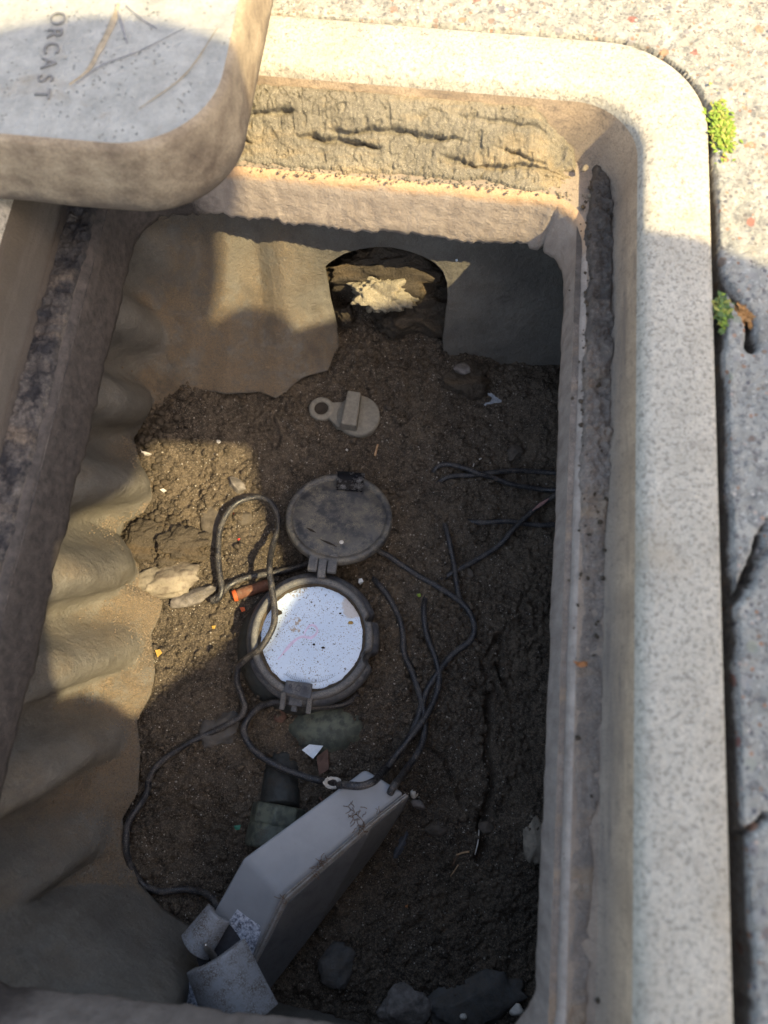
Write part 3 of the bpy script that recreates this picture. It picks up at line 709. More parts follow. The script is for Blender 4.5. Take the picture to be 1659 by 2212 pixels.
def crk(pts, w, dp):
    L_ = [LW(*P(px, py, 0)[:2]) for px, py in pts]
    return dp*np.exp(-((line_d(a, b, L_)+.003*fbm(a*90, b*90, 105, 3))/w)**2)
z = z-crk([(1556, 590), (1575, 620), (1600, 650), (1622, 690), (1632, 740)], .0022, .022)
z = z-crk([(1600, 645), (1618, 672), (1628, 720), (1630, 748)], .0022, .012)
z = z-crk([(1659, 1120), (1640, 1180), (1615, 1250), (1600, 1290), (1580, 1310)], .0016, .014)
z = z-crk([(1659, 1190), (1638, 1215), (1628, 1260)], .0010, .008)
z = z-crk([(1659, 1770), (1630, 1790), (1600, 1840), (1580, 1880)], .0015, .010)
z = np.where((np.abs(a) > .5) | (np.abs(b-.25) > .6), -.002, z)
inside = (sd < -.004)
keep = ~(inside[:-1, :-1] & inside[1:, :-1] & inside[1:, 1:] & inside[:-1, 1:])
w = a[..., None]*EX+b[..., None]*EY
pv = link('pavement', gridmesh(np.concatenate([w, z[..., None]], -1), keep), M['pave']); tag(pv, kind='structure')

# ------------------------------------------------------------------ stones and clods
def rock(name, label, cat, px, py, w, l, h, ang, mat, seed, lift=None, cuts=9, rgh=.12, group=None, base=None, sub=4, sink=.35):
    "w,l,h full sizes in metres; ang = image angle of the long axis (deg, counter-clockwise)"
    r = np.random.default_rng(seed); bm = bmesh.new(); bmesh.ops.create_icosphere(bm, subdivisions=sub, radius=1)
    v = np.array([q.co[:] for q in bm.verts])
    for k in range(cuts):
        d = r.normal(size=3); d /= np.linalg.norm(d); lim = .55+.3*r.random(); s = v @ d; v = v-np.outer(np.clip(s-lim, 0, 9), d)*.9
    v = v/np.abs(v).max(0)
    f = vnoise(v[:, 0]*2.3+seed, v[:, 1]*2.3+v[:, 2]*1.7, seed)+.5*vnoise(v[:, 0]*6+v[:, 2]*5, v[:, 1]*6, seed+1)+.3*vnoise(v[:, 0]*15, v[:, 1]*15+v[:, 2]*11, seed+2)
    v = v*(1+rgh*2*f[:, None])
    v = v*np.array([l/2, w/2, h/2]); a_ = math.radians(ang); R = np.array([[math.cos(a_), math.sin(a_), 0], [-math.sin(a_), math.cos(a_), 0], [0, 0, 1]])
    v = v @ R
    c = base if base is not None else SP(px, py, 0)
    v = v+np.array(c)+np.array([0, 0, h*(.5-sink)])
    for q, co in zip(bm.verts, v): q.co = Vector(co)
    ob = link(name, fromb(bm), mat); recenter(ob); tag(ob, label, cat, group); return ob
rock('rock', 'large tan rough rock in the sun beside the left wall, above the pointed stone', 'rock', 368, 1257, .036, .064, .026, 10, M['stone'], 11, sink=.2, rgh=.16)
rock('rock', 'pointed grey stone sticking out between the tan rock and the cable elbow', 'rock', 425, 1288, .018, .046, .014, 22, M['stone_grey'], 12, sink=.2)
rock('soil_clod', 'crumbly brown clod of earth piled behind the large tan rock', 'clod', 310, 1180, .042, .055, .024, -20, M['clod_dark'], 13, sink=.4, rgh=.3, sub=5)
rock('soil_clod', 'lumpy brown clod between the tan rock and the buried slate', 'clod', 385, 1180, .040, .052, .022, 15, M['clod_dark'], 43, sink=.45, rgh=.3, sub=5)
rock('rock', 'flat grey brown slab half buried behind the left cable loop', 'rock', 455, 1135, .022, .046, .012, 100, M['stone_brown'], 14, sink=.35)
rock('rock', 'small white veined quartz stone above the left cable loop', 'rock', 511, 1050, .014, .022, .012, -35, M['stone_grey'], 15, sink=.3)
rock('rock', 'wet dark rounded rock beside the cable crossing, left below the meter', 'rock', 468, 1572, .034, .046, .024, 10, M['slab'], 16, sink=.62, rgh=.2)
rock('rock', 'square dark bluish rock lying on the bare soil near the bottom of the pit', 'rock', 730, 2085, .036, .036, .016, -20, M['slab'], 17, sink=.35)
rock('rock', 'lumpy grey rock at the very bottom edge, left of the long slab', 'rock', 880, 2180, .036, .052, .020, 5, M['stone_grey'], 18, sink=.3, rgh=.2)
rock('rock', 'long dark grey slab across the near end of the pit', 'rock', 1010, 2175, .046, .100, .016, 10, M['slab'], 19, sink=.45, rgh=.2)
rock('pebble', 'pale grey pebble on the long slab next to the right lip', 'pebble', 1114, 2181, .010, .012, .009, 0, M['shell'], 20, base=SP(1114, 2181, .012), sub=3)
rock('pebble', 'small whitish pebble on the long slab at the bottom edge', 'pebble', 1001, 2195, .005, .006, .005, 0, M['shell'], 21, base=SP(1001, 2195, .012), sub=2)
rock('pebble', 'pale rounded pebble at the tip of the grey transmitter box', 'pebble', 895, 1714, .008, .0085, .008, 90, M['shell'], 22, sub=3, sink=.2)
rock('pebble', 'grey flat pebble just below the pale pebble by the transmitter tip', 'pebble', 905, 1738, .008, .015, .008, -15, M['stone_grey'], 23, sub=3)
rock('rock', 'tan rock half hidden by the right lip low in the pit', 'rock', 1155, 1815, .022, .040, .020, 90, M['stone'], 24)
rock('slate_shard', 'thin bluish slate shard below the transmitter box on the dark soil', 'stone', 867, 1822, .008, .029, .006, 62, M['stone_dark'], 25, sink=.1)
rock('rock', 'brown triangular stone above the paired cables on the right', 'rock', 1112, 976, .015, .022, .010, 60, M['stone_brown'], 26)
rock('cobble', 'small reddish brown cobble on the dark soil below the arch', 'rock', 853, 790, .011, .012, .008, 0, M['stone_brown'], 27, sub=3)
rock('soil_clod', 'grey brown clod stuck to the foot of the far wall right of the arch', 'clod', 1012, 832, .042, .048, .030, 70, M['clod_dark'], 28, sink=.3, rgh=.25, sub=5)
rock('pebble', 'pale pebble sitting on the clod right of the arch', 'pebble', 998, 800, .014, .018, .010, 0, M['stone_grey'], 29, base=SP(998, 800, .022), sub=3)
rock('cobble', 'rusty brown round cobble beside the long soil crack', 'rock', 1049, 1786, .011, .013, .010, 0, M['stone_brown'], 30, sub=3)
rock('cobble', 'dark red pebble under the left latch prong of the meter', 'pebble', 605, 1546, .012, .012, .010, 0, M['terra'], 31, sub=3)
rock('rock', 'brown angular stone beside the cable fork on the right', 'rock', 1012, 1240, .010, .016, .010, -60, M['stone_brown'], 32, sub=3)
rock('pebble', 'beige round pebble on the mud at the far right ledge corner', 'pebble', 1262, 365, .005, .0065, .0055, 0, M['stone'], 33, base=P(1262, 365, -.045), sub=3)
rock('cobble', 'dull grey cobble on the soil under the left cable loop', 'rock', 530, 1120, .014, .018, .012, 10, M['stone_brown'], 34, sub=3, sink=.45)
rock('cobble', 'grey cobble embedded left of the first slate shard', 'rock', 940, 1790, .016, .022, .010, 0, M['stone_brown'], 35, sub=3, sink=.5)
# clods showing behind the arch
def wclod(name, label, px, py, dl, w, h, d, mat, seed, rgh=.3):
    q = wallpt(px, py); lx, ly = LW(q[0], q[1])
    # slide back along the sight line
    k = (q-CP)/np.linalg.norm(q-CP); c = q+k*dl
    return rock(name, label, 'clod', 0, 0, d, w, h, 0, mat, seed, base=(c[0], c[1], c[2]-h*(.5-.35)), rgh=rgh, sub=5)
wclod('soil_clod', 'dried earth clod behind the arch, paled to carry its sunlit white', 818, 632, .016, .062, .046, .040, M['clod'], 36, .4)
wclod('soil_clod', 'dark shaded earth mass deep inside the right half of the arch', 905, 672, .055, .100, .070, .06, M['clod_dark'], 37)
wclod('soil_clod', 'small reddish clod in the lower left corner of the arch opening', 742, 680, .035, .030, .030, .03, M['clod_dark'], 38)
wclod('soil_clod', 'darker shaded rest of the clod under the crown of the arch', 822, 585, .046, .125, .075, .05, M['clod_dark'], 39)  # separate darker lump for the clod's shaded part

# ------------------------------------------------------------------ small litter
def flake(name, label, cat, outline, lift, th, mat, bend=0., seed=1, base=None, group=None):
    "thin curled piece from an outline of photo points"
    r = np.random.default_rng(seed); top_ = []; z0 = SP(outline[0][0], outline[0][1])[2] if base is None else base
    cx = sum(p[0] for p in outline)/len(outline)
    for x, y in outline:
        zz = z0+lift+bend*((x-cx)/20)**2+.0008*r.normal(); top_.append(P(x, y, zz))
    me = prism([t for t in top_], [t-np.array([0, 0, th]) for t in top_]); ob = link(name, me, mat, smooth=False); recenter(ob); tag(ob, label, cat, group); return ob
flake('ceramic_shard', 'bright white broken ceramic shard above the transmitter box', 'shard', [(652, 1620), (668, 1608), (698, 1611), (690, 1622), (682, 1632), (676, 1639), (667, 1632)], .010, .004, M['white'])
flake('terracotta_scrap', 'reddish brown flat scrap leaning below the white shard', 'scrap', [(684, 1635), (700, 1622), (708, 1618), (711, 1640), (710, 1662), (690, 1675), (686, 1655)], .007, .002, M['terra'])
flake('dead_leaf', 'small curled brown leaf lying on the right ledge', 'leaf', [(1238, 1427), (1250, 1430), (1262, 1428), (1270, 1430), (1268, 1439), (1255, 1442), (1246, 1438)], .003, .0006, M['leaf'], .0008, base=-.052)
flake('petal', 'yellow petal by the edge of the left wall flange', 'petal', [(335, 1405), (345, 1402), (350, 1410), (340, 1420)], .006, .0006, M['yellow'])
flake('petal', 'tiny yellow petal left of the meter ring', 'petal', [(457, 1352), (466, 1351), (464, 1358), (459, 1359)], .005, .0005, M['yellow'])
flake('petal', 'yellow splinter just under the right latch prong', 'petal', [(688, 1552), (697, 1543), (700, 1546), (692, 1556)], .006, .0008, M['yellow'])
flake('scrap', 'orange crumb lying on the sandy left flange', 'scrap', [(256, 1493), (266, 1490), (268, 1497), (260, 1505)], .018, .001, M['orange'])
flake('scrap', 'red plastic fleck inside the left cable loop', 'scrap', [(513, 1165), (520, 1160), (524, 1163), (517, 1169)], .004, .0008, M['red'])
flake('scrap', 'tiny red fleck left of the opened meter cover', 'scrap', [(504, 1109), (510, 1109), (509, 1113), (504, 1113)], .004, .0006, M['red'])
flake('scrap', 'orange fleck below the muddy orange tube', 'scrap', [(518, 1312), (528, 1312), (530, 1319), (522, 1322)], .005, .0008, M['orange'])
flake('scrap', 'orange wood chip on the dark soil under the transmitter', 'scrap', [(875, 1957), (881, 1954), (880, 1964), (875, 1968)], .003, .001, M['leaf'])
flake('scrap', 'white crumb right of the meter hinge', 'scrap', [(775, 1250), (782, 1249), (785, 1256), (778, 1262), (774, 1258)], .006, .003, M['white'])
flake('petal', 'small green bud right of the meter, above the cables', 'bud', [(900, 1283), (908, 1282), (909, 1288), (903, 1290)], .003, .002, M['moss'])
flake('scrap', 'green wet fleck left of the pipe coupling', 'scrap', [(505, 1784), (520, 1782), (518, 1792), (508, 1794)], .003, .001, simple('green_fleck', (.05, .2, .13), .4))
flake('shell_bit', 'curved white shell piece in the crumbs by the left wall', 'shell', [(303, 968), (306, 974), (316, 976), (327, 980), (318, 984), (307, 982)], .008, .0015, M['shell'])
flake('shell_bit', 'oval pinkish shell in the crumbs, below the curved white one', 'shell', [(345, 1057), (353, 1055), (360, 1060), (352, 1063)], .006, .0015, M['shell'])
flake('shell_bit', 'round white snail shell on the open soil left of the valve', 'shell', [(468, 950), (475, 949), (477, 954), (472, 958), (468, 955)], .003, .002, M['shell'])
flake('shell_bit', 'white bead on the soil just below the valve', 'bead', [(746, 971), (749, 969), (752, 971), (750, 974)], .003, .002, M['shell'])
flake('scrap', 'bright white fleck on the wall right of the arch', 'fleck', [(984, 560), (988, 559), (989, 563), (985, 564)], .0, .001, M['white'], base=wallpt(986, 562)[2]+.002)
flake('mineral_crust', 'bluish white powdery crust at the foot of the clod right of the arch', 'crust', [(1025, 862), (1042, 850), (1060, 848), (1078, 862), (1092, 868), (1068, 870), (1050, 876)], .001, .003, M['grit2'])
def lid_hit(px, py):
    for z in np.linspace(.0, .058, 200):
        q = P(px, py, z); lx, ly = LW(q[0], q[1])
        if ly > .3165+.0 and lx < -.134 and math.hypot(max(lx+.134+.066, 0), max(.3165+.066-ly, 0)) <= .066: return q
    return P(px, py, .02)
for nm, lb, ct, mt, dx_, r_ in (('green_scrap', 'tiny teal green scrap stuck low on the side of the lid near its corner', 'scrap', simple('teal_scrap', (.05, .30, .22), .5), 0, .0022), ('dark_pit', 'small black knock in the lid side right under the teal scrap', 'mark', M['hole'], 3, .0036)):
    q = lid_hit(464+dx_, 370+dx_*4); bm = bmesh.new(); bmesh.ops.create_icosphere(bm, subdivisions=3, radius=1)
    for v in bm.verts: v.co = Vector(q)+Vector((v.co.x*r_, v.co.y*r_*.5, v.co.z*r_))*(1+.5*float(vnoise(np.array([v.co.x*2]), np.array([v.co.z*2+v.co.y]), 6)[0]))
    if nm == 'dark_pit': link('chip_mark', fromb(bm), mt, lidr)
    else: ob = link(nm, fromb(bm), mt); recenter(ob); tag(ob, lb, ct)
def stick(name, label, pts, r, mat, lift=.002):
    ob = tube(name, spline([SP(x, y, lift+r) for x, y in pts], .002), r, mat, seg=6, wob=.5); recenter(ob); tag(ob, label, 'twig'); return ob
stick('twig', 'short tan wood splinter below the valve', [(816, 960), (813, 970), (810, 984)], .0013, M['wood'])
stick('twig', 'pale stick lying beside the long soil crack', [(986, 1847), (1000, 1842), (1014, 1840)], .0009, M['wood'])
stick('twig', 'thin white straw standing along the long soil crack', [(1035, 1792), (1034, 1805), (1032, 1822), (1026, 1846)], .0007, M['shell'])
stick('twig', 'grey twig slanting left of the pale stick', [(978, 1870), (984, 1856), (990, 1848)], .0010, M['root'])
stick('twig', 'grey straw below the pale stick, slanting', [(973, 1893), (985, 1876), (990, 1868)], .0006, M['wood'])
stick('twig', 'pale curled straw above the paired cables', [(1022, 1008), (1026, 998), (1036, 992), (1040, 990)], .0008, M['shell'])
stick('twig', 'reddish root piece between coupling and transmitter', [(690, 1722), (702, 1735), (718, 1745)], .0016, M['terra'])

# ------------------------------------------------------------------ water meter
MC = P(673, 1374, -.242); ZT = -.242
wm = empty('water_meter', (MC[0], MC[1], -.30)); tag(wm, 'round black water meter with a blue white dial and its cover flipped open', 'water meter')
def mring(prof, mat, name, notch=()):
    me = lathe(prof, (MC[0], MC[1], 0), 160); ob = link(name, me, mat, wm)
    for v in ob.data.vertices:
        a_ = math.atan2(v.co.y, v.co.x); rr_ = math.hypot(v.co.x, v.co.y)
        for (na, nw, nd) in notch:
            k = math.exp(-((a_-na)/nw)**4)
            if rr_ > .050: s = 1-nd*k/rr_; v.co.x *= s; v.co.y *= s; v.co.z -= .004*k
    return ob
mring([(.047, -.300), (.056, -.292), (.0600, -.276), (.0606, -.262), (.0602, -.2550), (.0590, -.2518), (.0565, -.2492), (.0552, -.2486)], M['rubber'], 'housing', [(.30, .05, .006), (-.34, .10, .007)])
mring([(.0550, -.2500), (.0550, -.2462), (.0542, -.2432), (.0525, -.2416), (.0495, -.2414), (.0488, -.2425), (.0480, -.2455), (.0470, -.2470), (.0468, -.2490)], M['rubber2'], 'bezel', [(.30, .04, .004), (-.34, .09, .006)])
# silt lying in the groove between bezel and glass
f = lathe([(.0482, -.2452), (.0474, -.2450), (.0466, -.2456), (.0456, -.2468)], (MC[0], MC[1], 0), 200)
for v in f.vertices:
    a_ = math.atan2(v.co.y-MC[1], v.co.x-MC[0]); k = 1+.025*float(fbm(np.array([a_*9]), np.array([v.co.z*300]), 5, 3)[0])
    v.co.x = MC[0]+(v.co.x-MC[0])*k; v.co.y = MC[1]+(v.co.y-MC[1])*k
link('silt_ring', f, M['clod_dark'], wm)
n, c = m_dial()
# position-based stains: tan film at the top right, sand at the top left (real dirt on the glass)
def blobm(n, px, py, rad, z=-.247):
    q = P(px, py, z); v = n.t.nodes.new('ShaderNodeVectorMath'); v.operation = 'DISTANCE'; n.L(n.co, v.inputs[0]); v.inputs[1].default_value = tuple(q)
    return n.ramp(n.math('ADD', n.math('MULTIPLY', v.outputs['Value'], 1/rad), n.math('MULTIPLY', n.noise(160, 4, .7), .6)), (.9, 1), (1.25, 0))
c = n.mix(n.math('MULTIPLY', blobm(n, 765, 1310, .017), .7), c, (.48, .40, .32))
c = n.mix(n.math('MULTIPLY', blobm(n, 640, 1265, .016), n.ramp(n.noise(600, 3), (.45, 0), (.55, .8))), c, (.30, .24, .17))
c = n.mix(n.math('MULTIPLY', blobm(n, 640, 1350, .011), n.ramp(n.noise(240, 4, .7), (.52, 0), (.58, .8))), c, (.36, .25, .14))
M['dial'] = n.out(c, .28, n.bump(n.noise(500, 3), .0001), .5)
link('dial', lathe([(0.00001, -.2468), (.02, -.2468), (.042, -.2470), (.0454, -.2473), (.0468, -.2482)], (MC[0], MC[1], 0), 96), M['dial'], wm)
M['pink'] = simple('pink_marker', (.64, .54, .70), .6, .15)
DZ = -.2465
flat_on([P(600, 1425, DZ), P(635, 1385, DZ), P(655, 1375, DZ), P(672, 1378, DZ), P(686, 1365, DZ), P(680, 1352, DZ), P(668, 1352, DZ), P(656, 1370, DZ)], [.0003, .0012, .0013, .0011, .0012, .0010, .0009, .0006], DZ, M['pink'], 'pink_mark', wm, .00005)
tk = bmesh.new()
for k in range(27):
    a_ = math.radians(236+k*2.45); r0 = .0400; r1 = .0374-(.0012 if k % 5 == 0 else 0)
    d = Vector((math.cos(a_), math.sin(a_), 0)); m_ = (r0+r1)/2
    box_bm(tk, Vector((MC[0], MC[1], DZ))+d*m_, d*((r0-r1)/2), Vector((-d.y, d.x, 0))*.00009, (0, 0, .00006))
for k in range(60):
    a_ = math.radians(234+k*1.15); d = Vector((math.cos(a_), math.sin(a_), 0)); box_bm(tk, Vector((MC[0], MC[1], DZ))+d*.0402, d*.00012, Vector((-d.y, d.x, 0))*.00042, (0, 0, .00006))
link('dial_scale', fromb(tk), simple('scale_grey', (.16, .2, .26), .6), wm, False)
for px, py, r_ in ((598, 1323, .0042), (787, 1322, .0016), (735, 1325, .0012), (757, 1345, .0022), (678, 1392, .0012), (698, 1399, .0014)):
    q = P(px, py, -.2460); rk = bmesh.new(); bmesh.ops.create_icosphere(rk, subdivisions=3, radius=1)
    for v in rk.verts:
        f_ = 1+.7*float(vnoise(np.array([v.co.x*3+px]), np.array([v.co.y*3+v.co.z*2]), 5)[0]); v.co = Vector((q[0]+v.co.x*r_*f_, q[1]+v.co.y*r_*.7*f_, q[2]+v.co.z*r_*.3))
    link('dirt_spot', fromb(rk), M['yellow'] if px == 757 else M['hole'], wm)
# main case below, mostly buried
link('meter_body', lathe([(.0001, -.268), (.050, -.271), (.060, -.276), (.064, -.285), (.066, -.310)], (MC[0]-.010, MC[1]-.003, 0), 80), M['bronze_dark'], wm)
q = SP(705, 1568, .004); bm = bmesh.new(); bmesh.ops.create_uvsphere(bm, u_segments=40, v_segments=24, radius=1)
for v in bm.verts: v.co = Vector((q[0]+v.co.x*.038, q[1]+v.co.y*.026, q[2]-.012+v.co.z*.020))
link('outlet_boss', fromb(bm), M['bronze'], wm)
# hinge and opened cover
HY = P(700, 1226, -.240); xax = Vector((.995, -.10, 0)).normalized()
yax0 = Vector((xax.y*-1, xax.x, 0)); tl = math.radians(-17)
yax = yax0*math.cos(tl)+Vector((0, 0, 1))*math.sin(tl); zax = xax.cross(yax).normalized()
RC = .0505
hin = Vector(P(700, 1216, -.238)); cc_ = hin+yax*(RC+.001)+xax*.0070
R3 = np.array([[xax[i], yax[i], zax[i]] for i in range(3)])
cv = link('cover', lathe([(.00001, 0), (.030, 0), (RC-.0075, .0), (RC-.0068, -.0006), (RC-.0062, .0002), (RC-.0055, .0022), (RC-.0015, .0024), (RC, .001), (RC+.0004, -.004), (RC-.001, -.0062), (RC-.006, -.0068), (.00001, -.0068)], tuple(cc_), 120, R3), M['cover'], wm)
bm = bmesh.new(); box_bm(bm, cc_+yax*(RC-.004)+xax*.006+zax*.004, xax*.0135, yax*.0009+zax*-.0012, zax*.0062)
box_bm(bm, cc_+yax*(RC-.0115)+xax*.006+zax*.0026, xax*.0128, yax*.0085, zax*.0016)
tb = link('latch_tab', fromb(bm), simple('wet_black_tab', (.010, .010, .012), .25, .3, 300, .0002, .5, dust=.40, dustc=(.30, .29, .28)), cv, False)
q = cc_-yax*.028+xax*.006+zax*.0006
link('rivet', lathe([(.00001, .0006), (.0018, .0006), (.0021, 0)], tuple(q), 20, R3), M['shell'], cv)
for (dx, dy, l, a_) in ((-.006, -.030, .010, -20), (-.024, -.018, .006, -25)):
    a_ = math.radians(a_); d = xax*math.cos(a_)+yax*math.sin(a_); e = zax.cross(d)
    bm = bmesh.new(); cpt = cc_+xax*dx+yax*dy+zax*.0002
    vs = [bm.verts.new(cpt+d*l), bm.verts.new(cpt+e*.0014), bm.verts.new(cpt-d*l), bm.verts.new(cpt-e*.0012)]; vt = bm.verts.new(cpt+zax*.0009)
    for i in range(4): bm.faces.new((vs[i], vs[(i+1) % 4], vt))
    link('scrape', fromb(bm), M['hole'], cv, False)
bm = bmesh.new()
for k, (o, hw) in enumerate(((-.0088, .0043), (.0000, .0040), (.0088, .0043))):
    if k != 1: box_bm(bm, hin+xax*(o-.001)+yax*.0005-zax*.0005, xax*hw, yax*.0098, zax*.0026)
h1 = link('hinge_ear', fromb(bm), M['rubber2'], wm, False); bevel(h1, .0012)
bm = bmesh.new(); box_bm(bm, hin-xax*.001-yax0*.0055, xax*.0038, yax0*.0088, Vector((0, 0, .0030)))
h2 = link('hinge_knuckle', fromb(bm), M['rubber2'], wm, False); bevel(h2, .0012)
# latch bracket at the near side
bz = -.2395
bt = [P(x, y, bz) for x, y in ((618, 1469), (675, 1477), (671, 1510), (612, 1495))]
br = link('latch_bracket', prism(bt, [t-np.array([0, 0, .003]) for t in bt]), M['rubber'], wm, False); bevel(br, .0006)
bcen = sum(bt)/4; bx = Vector(bt[1]-bt[0]).normalized(); by = Vector((-bx.y, bx.x, 0))
for k, ch in enumerate('RGB'):
    link('letter', text_mesh(ch, .0072, placem(Vector(bcen)+bx*(.0066*(k-1))+Vector((0, 0, .0004)), bx, by, (0, 0, 1)), .0002), M['ink'], br, False)
for (x0, y0, x1, y1) in ((614, 1494, 609, 1531), (671, 1502, 666, 1540)):
    a_ = Vector(P(x0, y0, -.243)); b_2 = Vector(P(x1, y1, -.252)); d = (b_2-a_)/2; s_ = Vector((d.y, -d.x, 0)).normalized()
    bm = bmesh.new(); box_bm(bm, (a_+b_2)/2, d, s_*.0023, d.cross(s_).normalized()*.0020); q_ = link('latch_prong', fromb(bm), M['rubber2'], wm, False); bevel(q_, .0007)
a_ = Vector(P(640, 1515, -.252)); bm = bmesh.new(); box_bm(bm, a_, bx*.0060, by*.0040, (0, 0, .004)); box_bm(bm, Vector(P(636, 1530, -.256)), bx*.0026, by*.0030, (0, 0, .003))
q_ = link('latch_catch', fromb(bm), M['rubber'], wm, False); bevel(q_, .0006)

# pipe and coupling below the meter
pc_ = empty('pipe_coupling', SP(600, 1790)); tag(pc_, 'stubby greenish bronze pipe coupling poking out beside the transmitter box', 'pipe fitting')
a0 = np.array(SP(612, 1640, -.014)); a1 = np.array(SP(604, 1745, .004)); a2 = np.array(SP(588, 1822, .006))
ax_ = (a1-a0)/np.linalg.norm(a1-a0)
tube('pipe', spline([a0, a1], .002), .0175, M['bronze_dark'], pc_, 32)
def hexpipe(p, q, r, seg, mat, name, flat=False):
    p = np.array(p); q = np.array(q); n_ = 8; path = np.array([p+(q-p)*k/n_ for k in range(n_+1)]); rad = np.full(n_+1, r); rad[0] *= .93; rad[-1] *= .94
    V_, F_ = tube_data(path, rad, seg); ob = link(name, mesh(V_, F_), mat, pc_, smooth=not flat); return ob
d_ = (a2-a1)/np.linalg.norm(a2-a1)
o1 = hexpipe(a1-d_*.002, a1+d_*.016, .0245, 8, M['bronze'], 'coupling_nut', True); bevel(o1, .0015)
hexpipe(a1+d_*.014, a1+d_*.034, .0238, 40, M['bronze'], 'coupling_sleeve')

# ------------------------------------------------------------------ curb valve
vz = SP(775, 893)[2]+.009
va = empty('curb_valve', SP(770, 895)); tag(va, 'dusty bronze shutoff valve with a square key bar and a holed lug in the soil', 'valve')
vc = P(774, 896, vz)
link('disc', lathe([(.00001, 0), (.0205, 0), (.0222, -.001), (.0226, -.006), (.0215, -.014)], tuple(vc), 64), M['valve'], va)
vl = P(694, 881, vz); 
link('lug', lathe([(.0072, -.012), (.0072, -.0005), (.0080, .0002), (.0115, .0002), (.0130, -.0014), (.0128, -.008), (.012, -.014)], tuple(vl), 48), M['valve'], va)
link('hole_disc', lathe([(.00001, -.0030), (.005, -.0026), (.0074, -.0018)], tuple(vl), 32), M['hole'], va)  # near-black disc set just inside the lug opening
nk = [P(x, y, vz-.0008) for x, y in ((712, 868), (745, 866), (745, 928), (727, 921), (712, 905), (703, 898))]
nk_ = link('neck', prism(nk, [t-np.array([0, 0, .012]) for t in nk]), M['valve'], va, False); bevel(nk_, .002)
kb = [P(x, y, vz+.014) for x, y in ((751, 842), (780, 846), (770, 919), (735, 914))]
kb_ = link('key_bar', prism(kb, [t+np.array([(t[0]-vc[0])*.10, (t[1]-vc[1])*.04, -.017]) for t in kb]), M['valve'], va, False); bevel(kb_, .0022, 3)

# ------------------------------------------------------------------ grey transmitter box
tr = empty('transmitter_box', SP(650, 1900)); tag(tr, 'long bent grey plastic transmitter box lying aslant in front of the meter', 'transmitter')
TL = [(789, 1660, -.214), (700, 1724, -.208), (525, 1851, -.206), (463, 1962, -.226), (432, 2030, -.232)]
TR_ = [(884, 1718, -.216), (806, 1779, -.211), (617, 1944, -.208), (557, 2068, -.228), (524, 2140, -.234)]
BR = [(868, 1752, -.262), (815, 1835, -.270), (672, 2022, -.272), (590, 2128, -.268), (553, 2180, -.266)]
tl_ = [P(*p) for p in TL]; tr_ = [P(*p) for p in TR_]; br_ = [P(*p) for p in BR]
bl_ = [a+(c-b)*.97 for a, b, c in zip(tl_, tr_, br_)]
def mixp(a, b, t): return a*(1-t)+b*t
def strip_solid(A, B, C, D):
    "solid with cross-sections A,B,C,D along a list"
    n_ = len(A); bm = bmesh.new(); rows_ = [[bm.verts.new(Vector(tuple(map(float, q[i])))) for q in (A, B, C, D)] for i in range(n_)]
    for i in range(n_-1):
        for k in range(4): bm.faces.new((rows_[i][k], rows_[i][(k+1) % 4], rows_[i+1][(k+1) % 4], rows_[i+1][k]))
    bm.faces.new(rows_[0][::-1]); bm.faces.new(rows_[-1]); return fromb(bm)
fl = [mixp(a, b, .90) for a, b in zip(tl_, tr_)]; flb = [mixp(a, b, .90) for a, b in zip(bl_, br_)]
ob = link('body', strip_solid(tl_, fl, flb, bl_), M['grey'], tr, False); bevel(ob, .0035, 4, 15)
g0 = [mixp(a, b, .915)-np.array([0, 0, .0004]) for a, b in zip(tl_, tr_)]; g1 = [mixp(a, b, .945)-np.array([0, 0, .0004]) for a, b in zip(tl_, tr_)]
g0b = [mixp(a, b, .915) for a, b in zip(bl_, br_)]; g1b = [mixp(a, b, .945) for a, b in zip(bl_, br_)]
ob = link('gasket', strip_solid(g0, g1, g1b, g0b), M['grey_edge'], tr, False); bevel(ob, .0008)
g2 = [mixp(a, b, .955)+np.array([0, 0, .0003]) for a, b in zip(tl_, tr_)]; g2b = [mixp(a, b, .955) for a, b in zip(bl_, br_)]
ob = link('cover_plate', strip_solid(g2, tr_, br_, g2b), M['grey_edge'], tr, False); bevel(ob, .0012, 3)
e1 = [mixp(a, b, 1.0)-np.array([0, 0, .003]) for a, b in zip(tl_, tr_)]; dn = Vector(np.cross(tr_[2]-tr_[0], br_[2]-tr_[2])).normalized()
if dn.z > 0 and dn.x < 0: dn = -dn
offv = np.array(dn)*.0006
if dn.x < 0: offv = -offv
sp_a = [mixp(a, b, .07)+offv for a, b in zip(tr_, br_)]; sp_b = [mixp(a, b, .07)-offv for a, b in zip(tr_, br_)]; sq_a = [mixp(a, b, .97)+offv for a, b in zip(tr_, br_)]; sq_b = [mixp(a, b, .97)-offv for a, b in zip(tr_, br_)]
link('shaded_side_panel', strip_solid(sp_b, sp_a, sq_a, sq_b), M['grey_side_shade'], tr, False)  # thin sheet over the side holding its painted shade tone
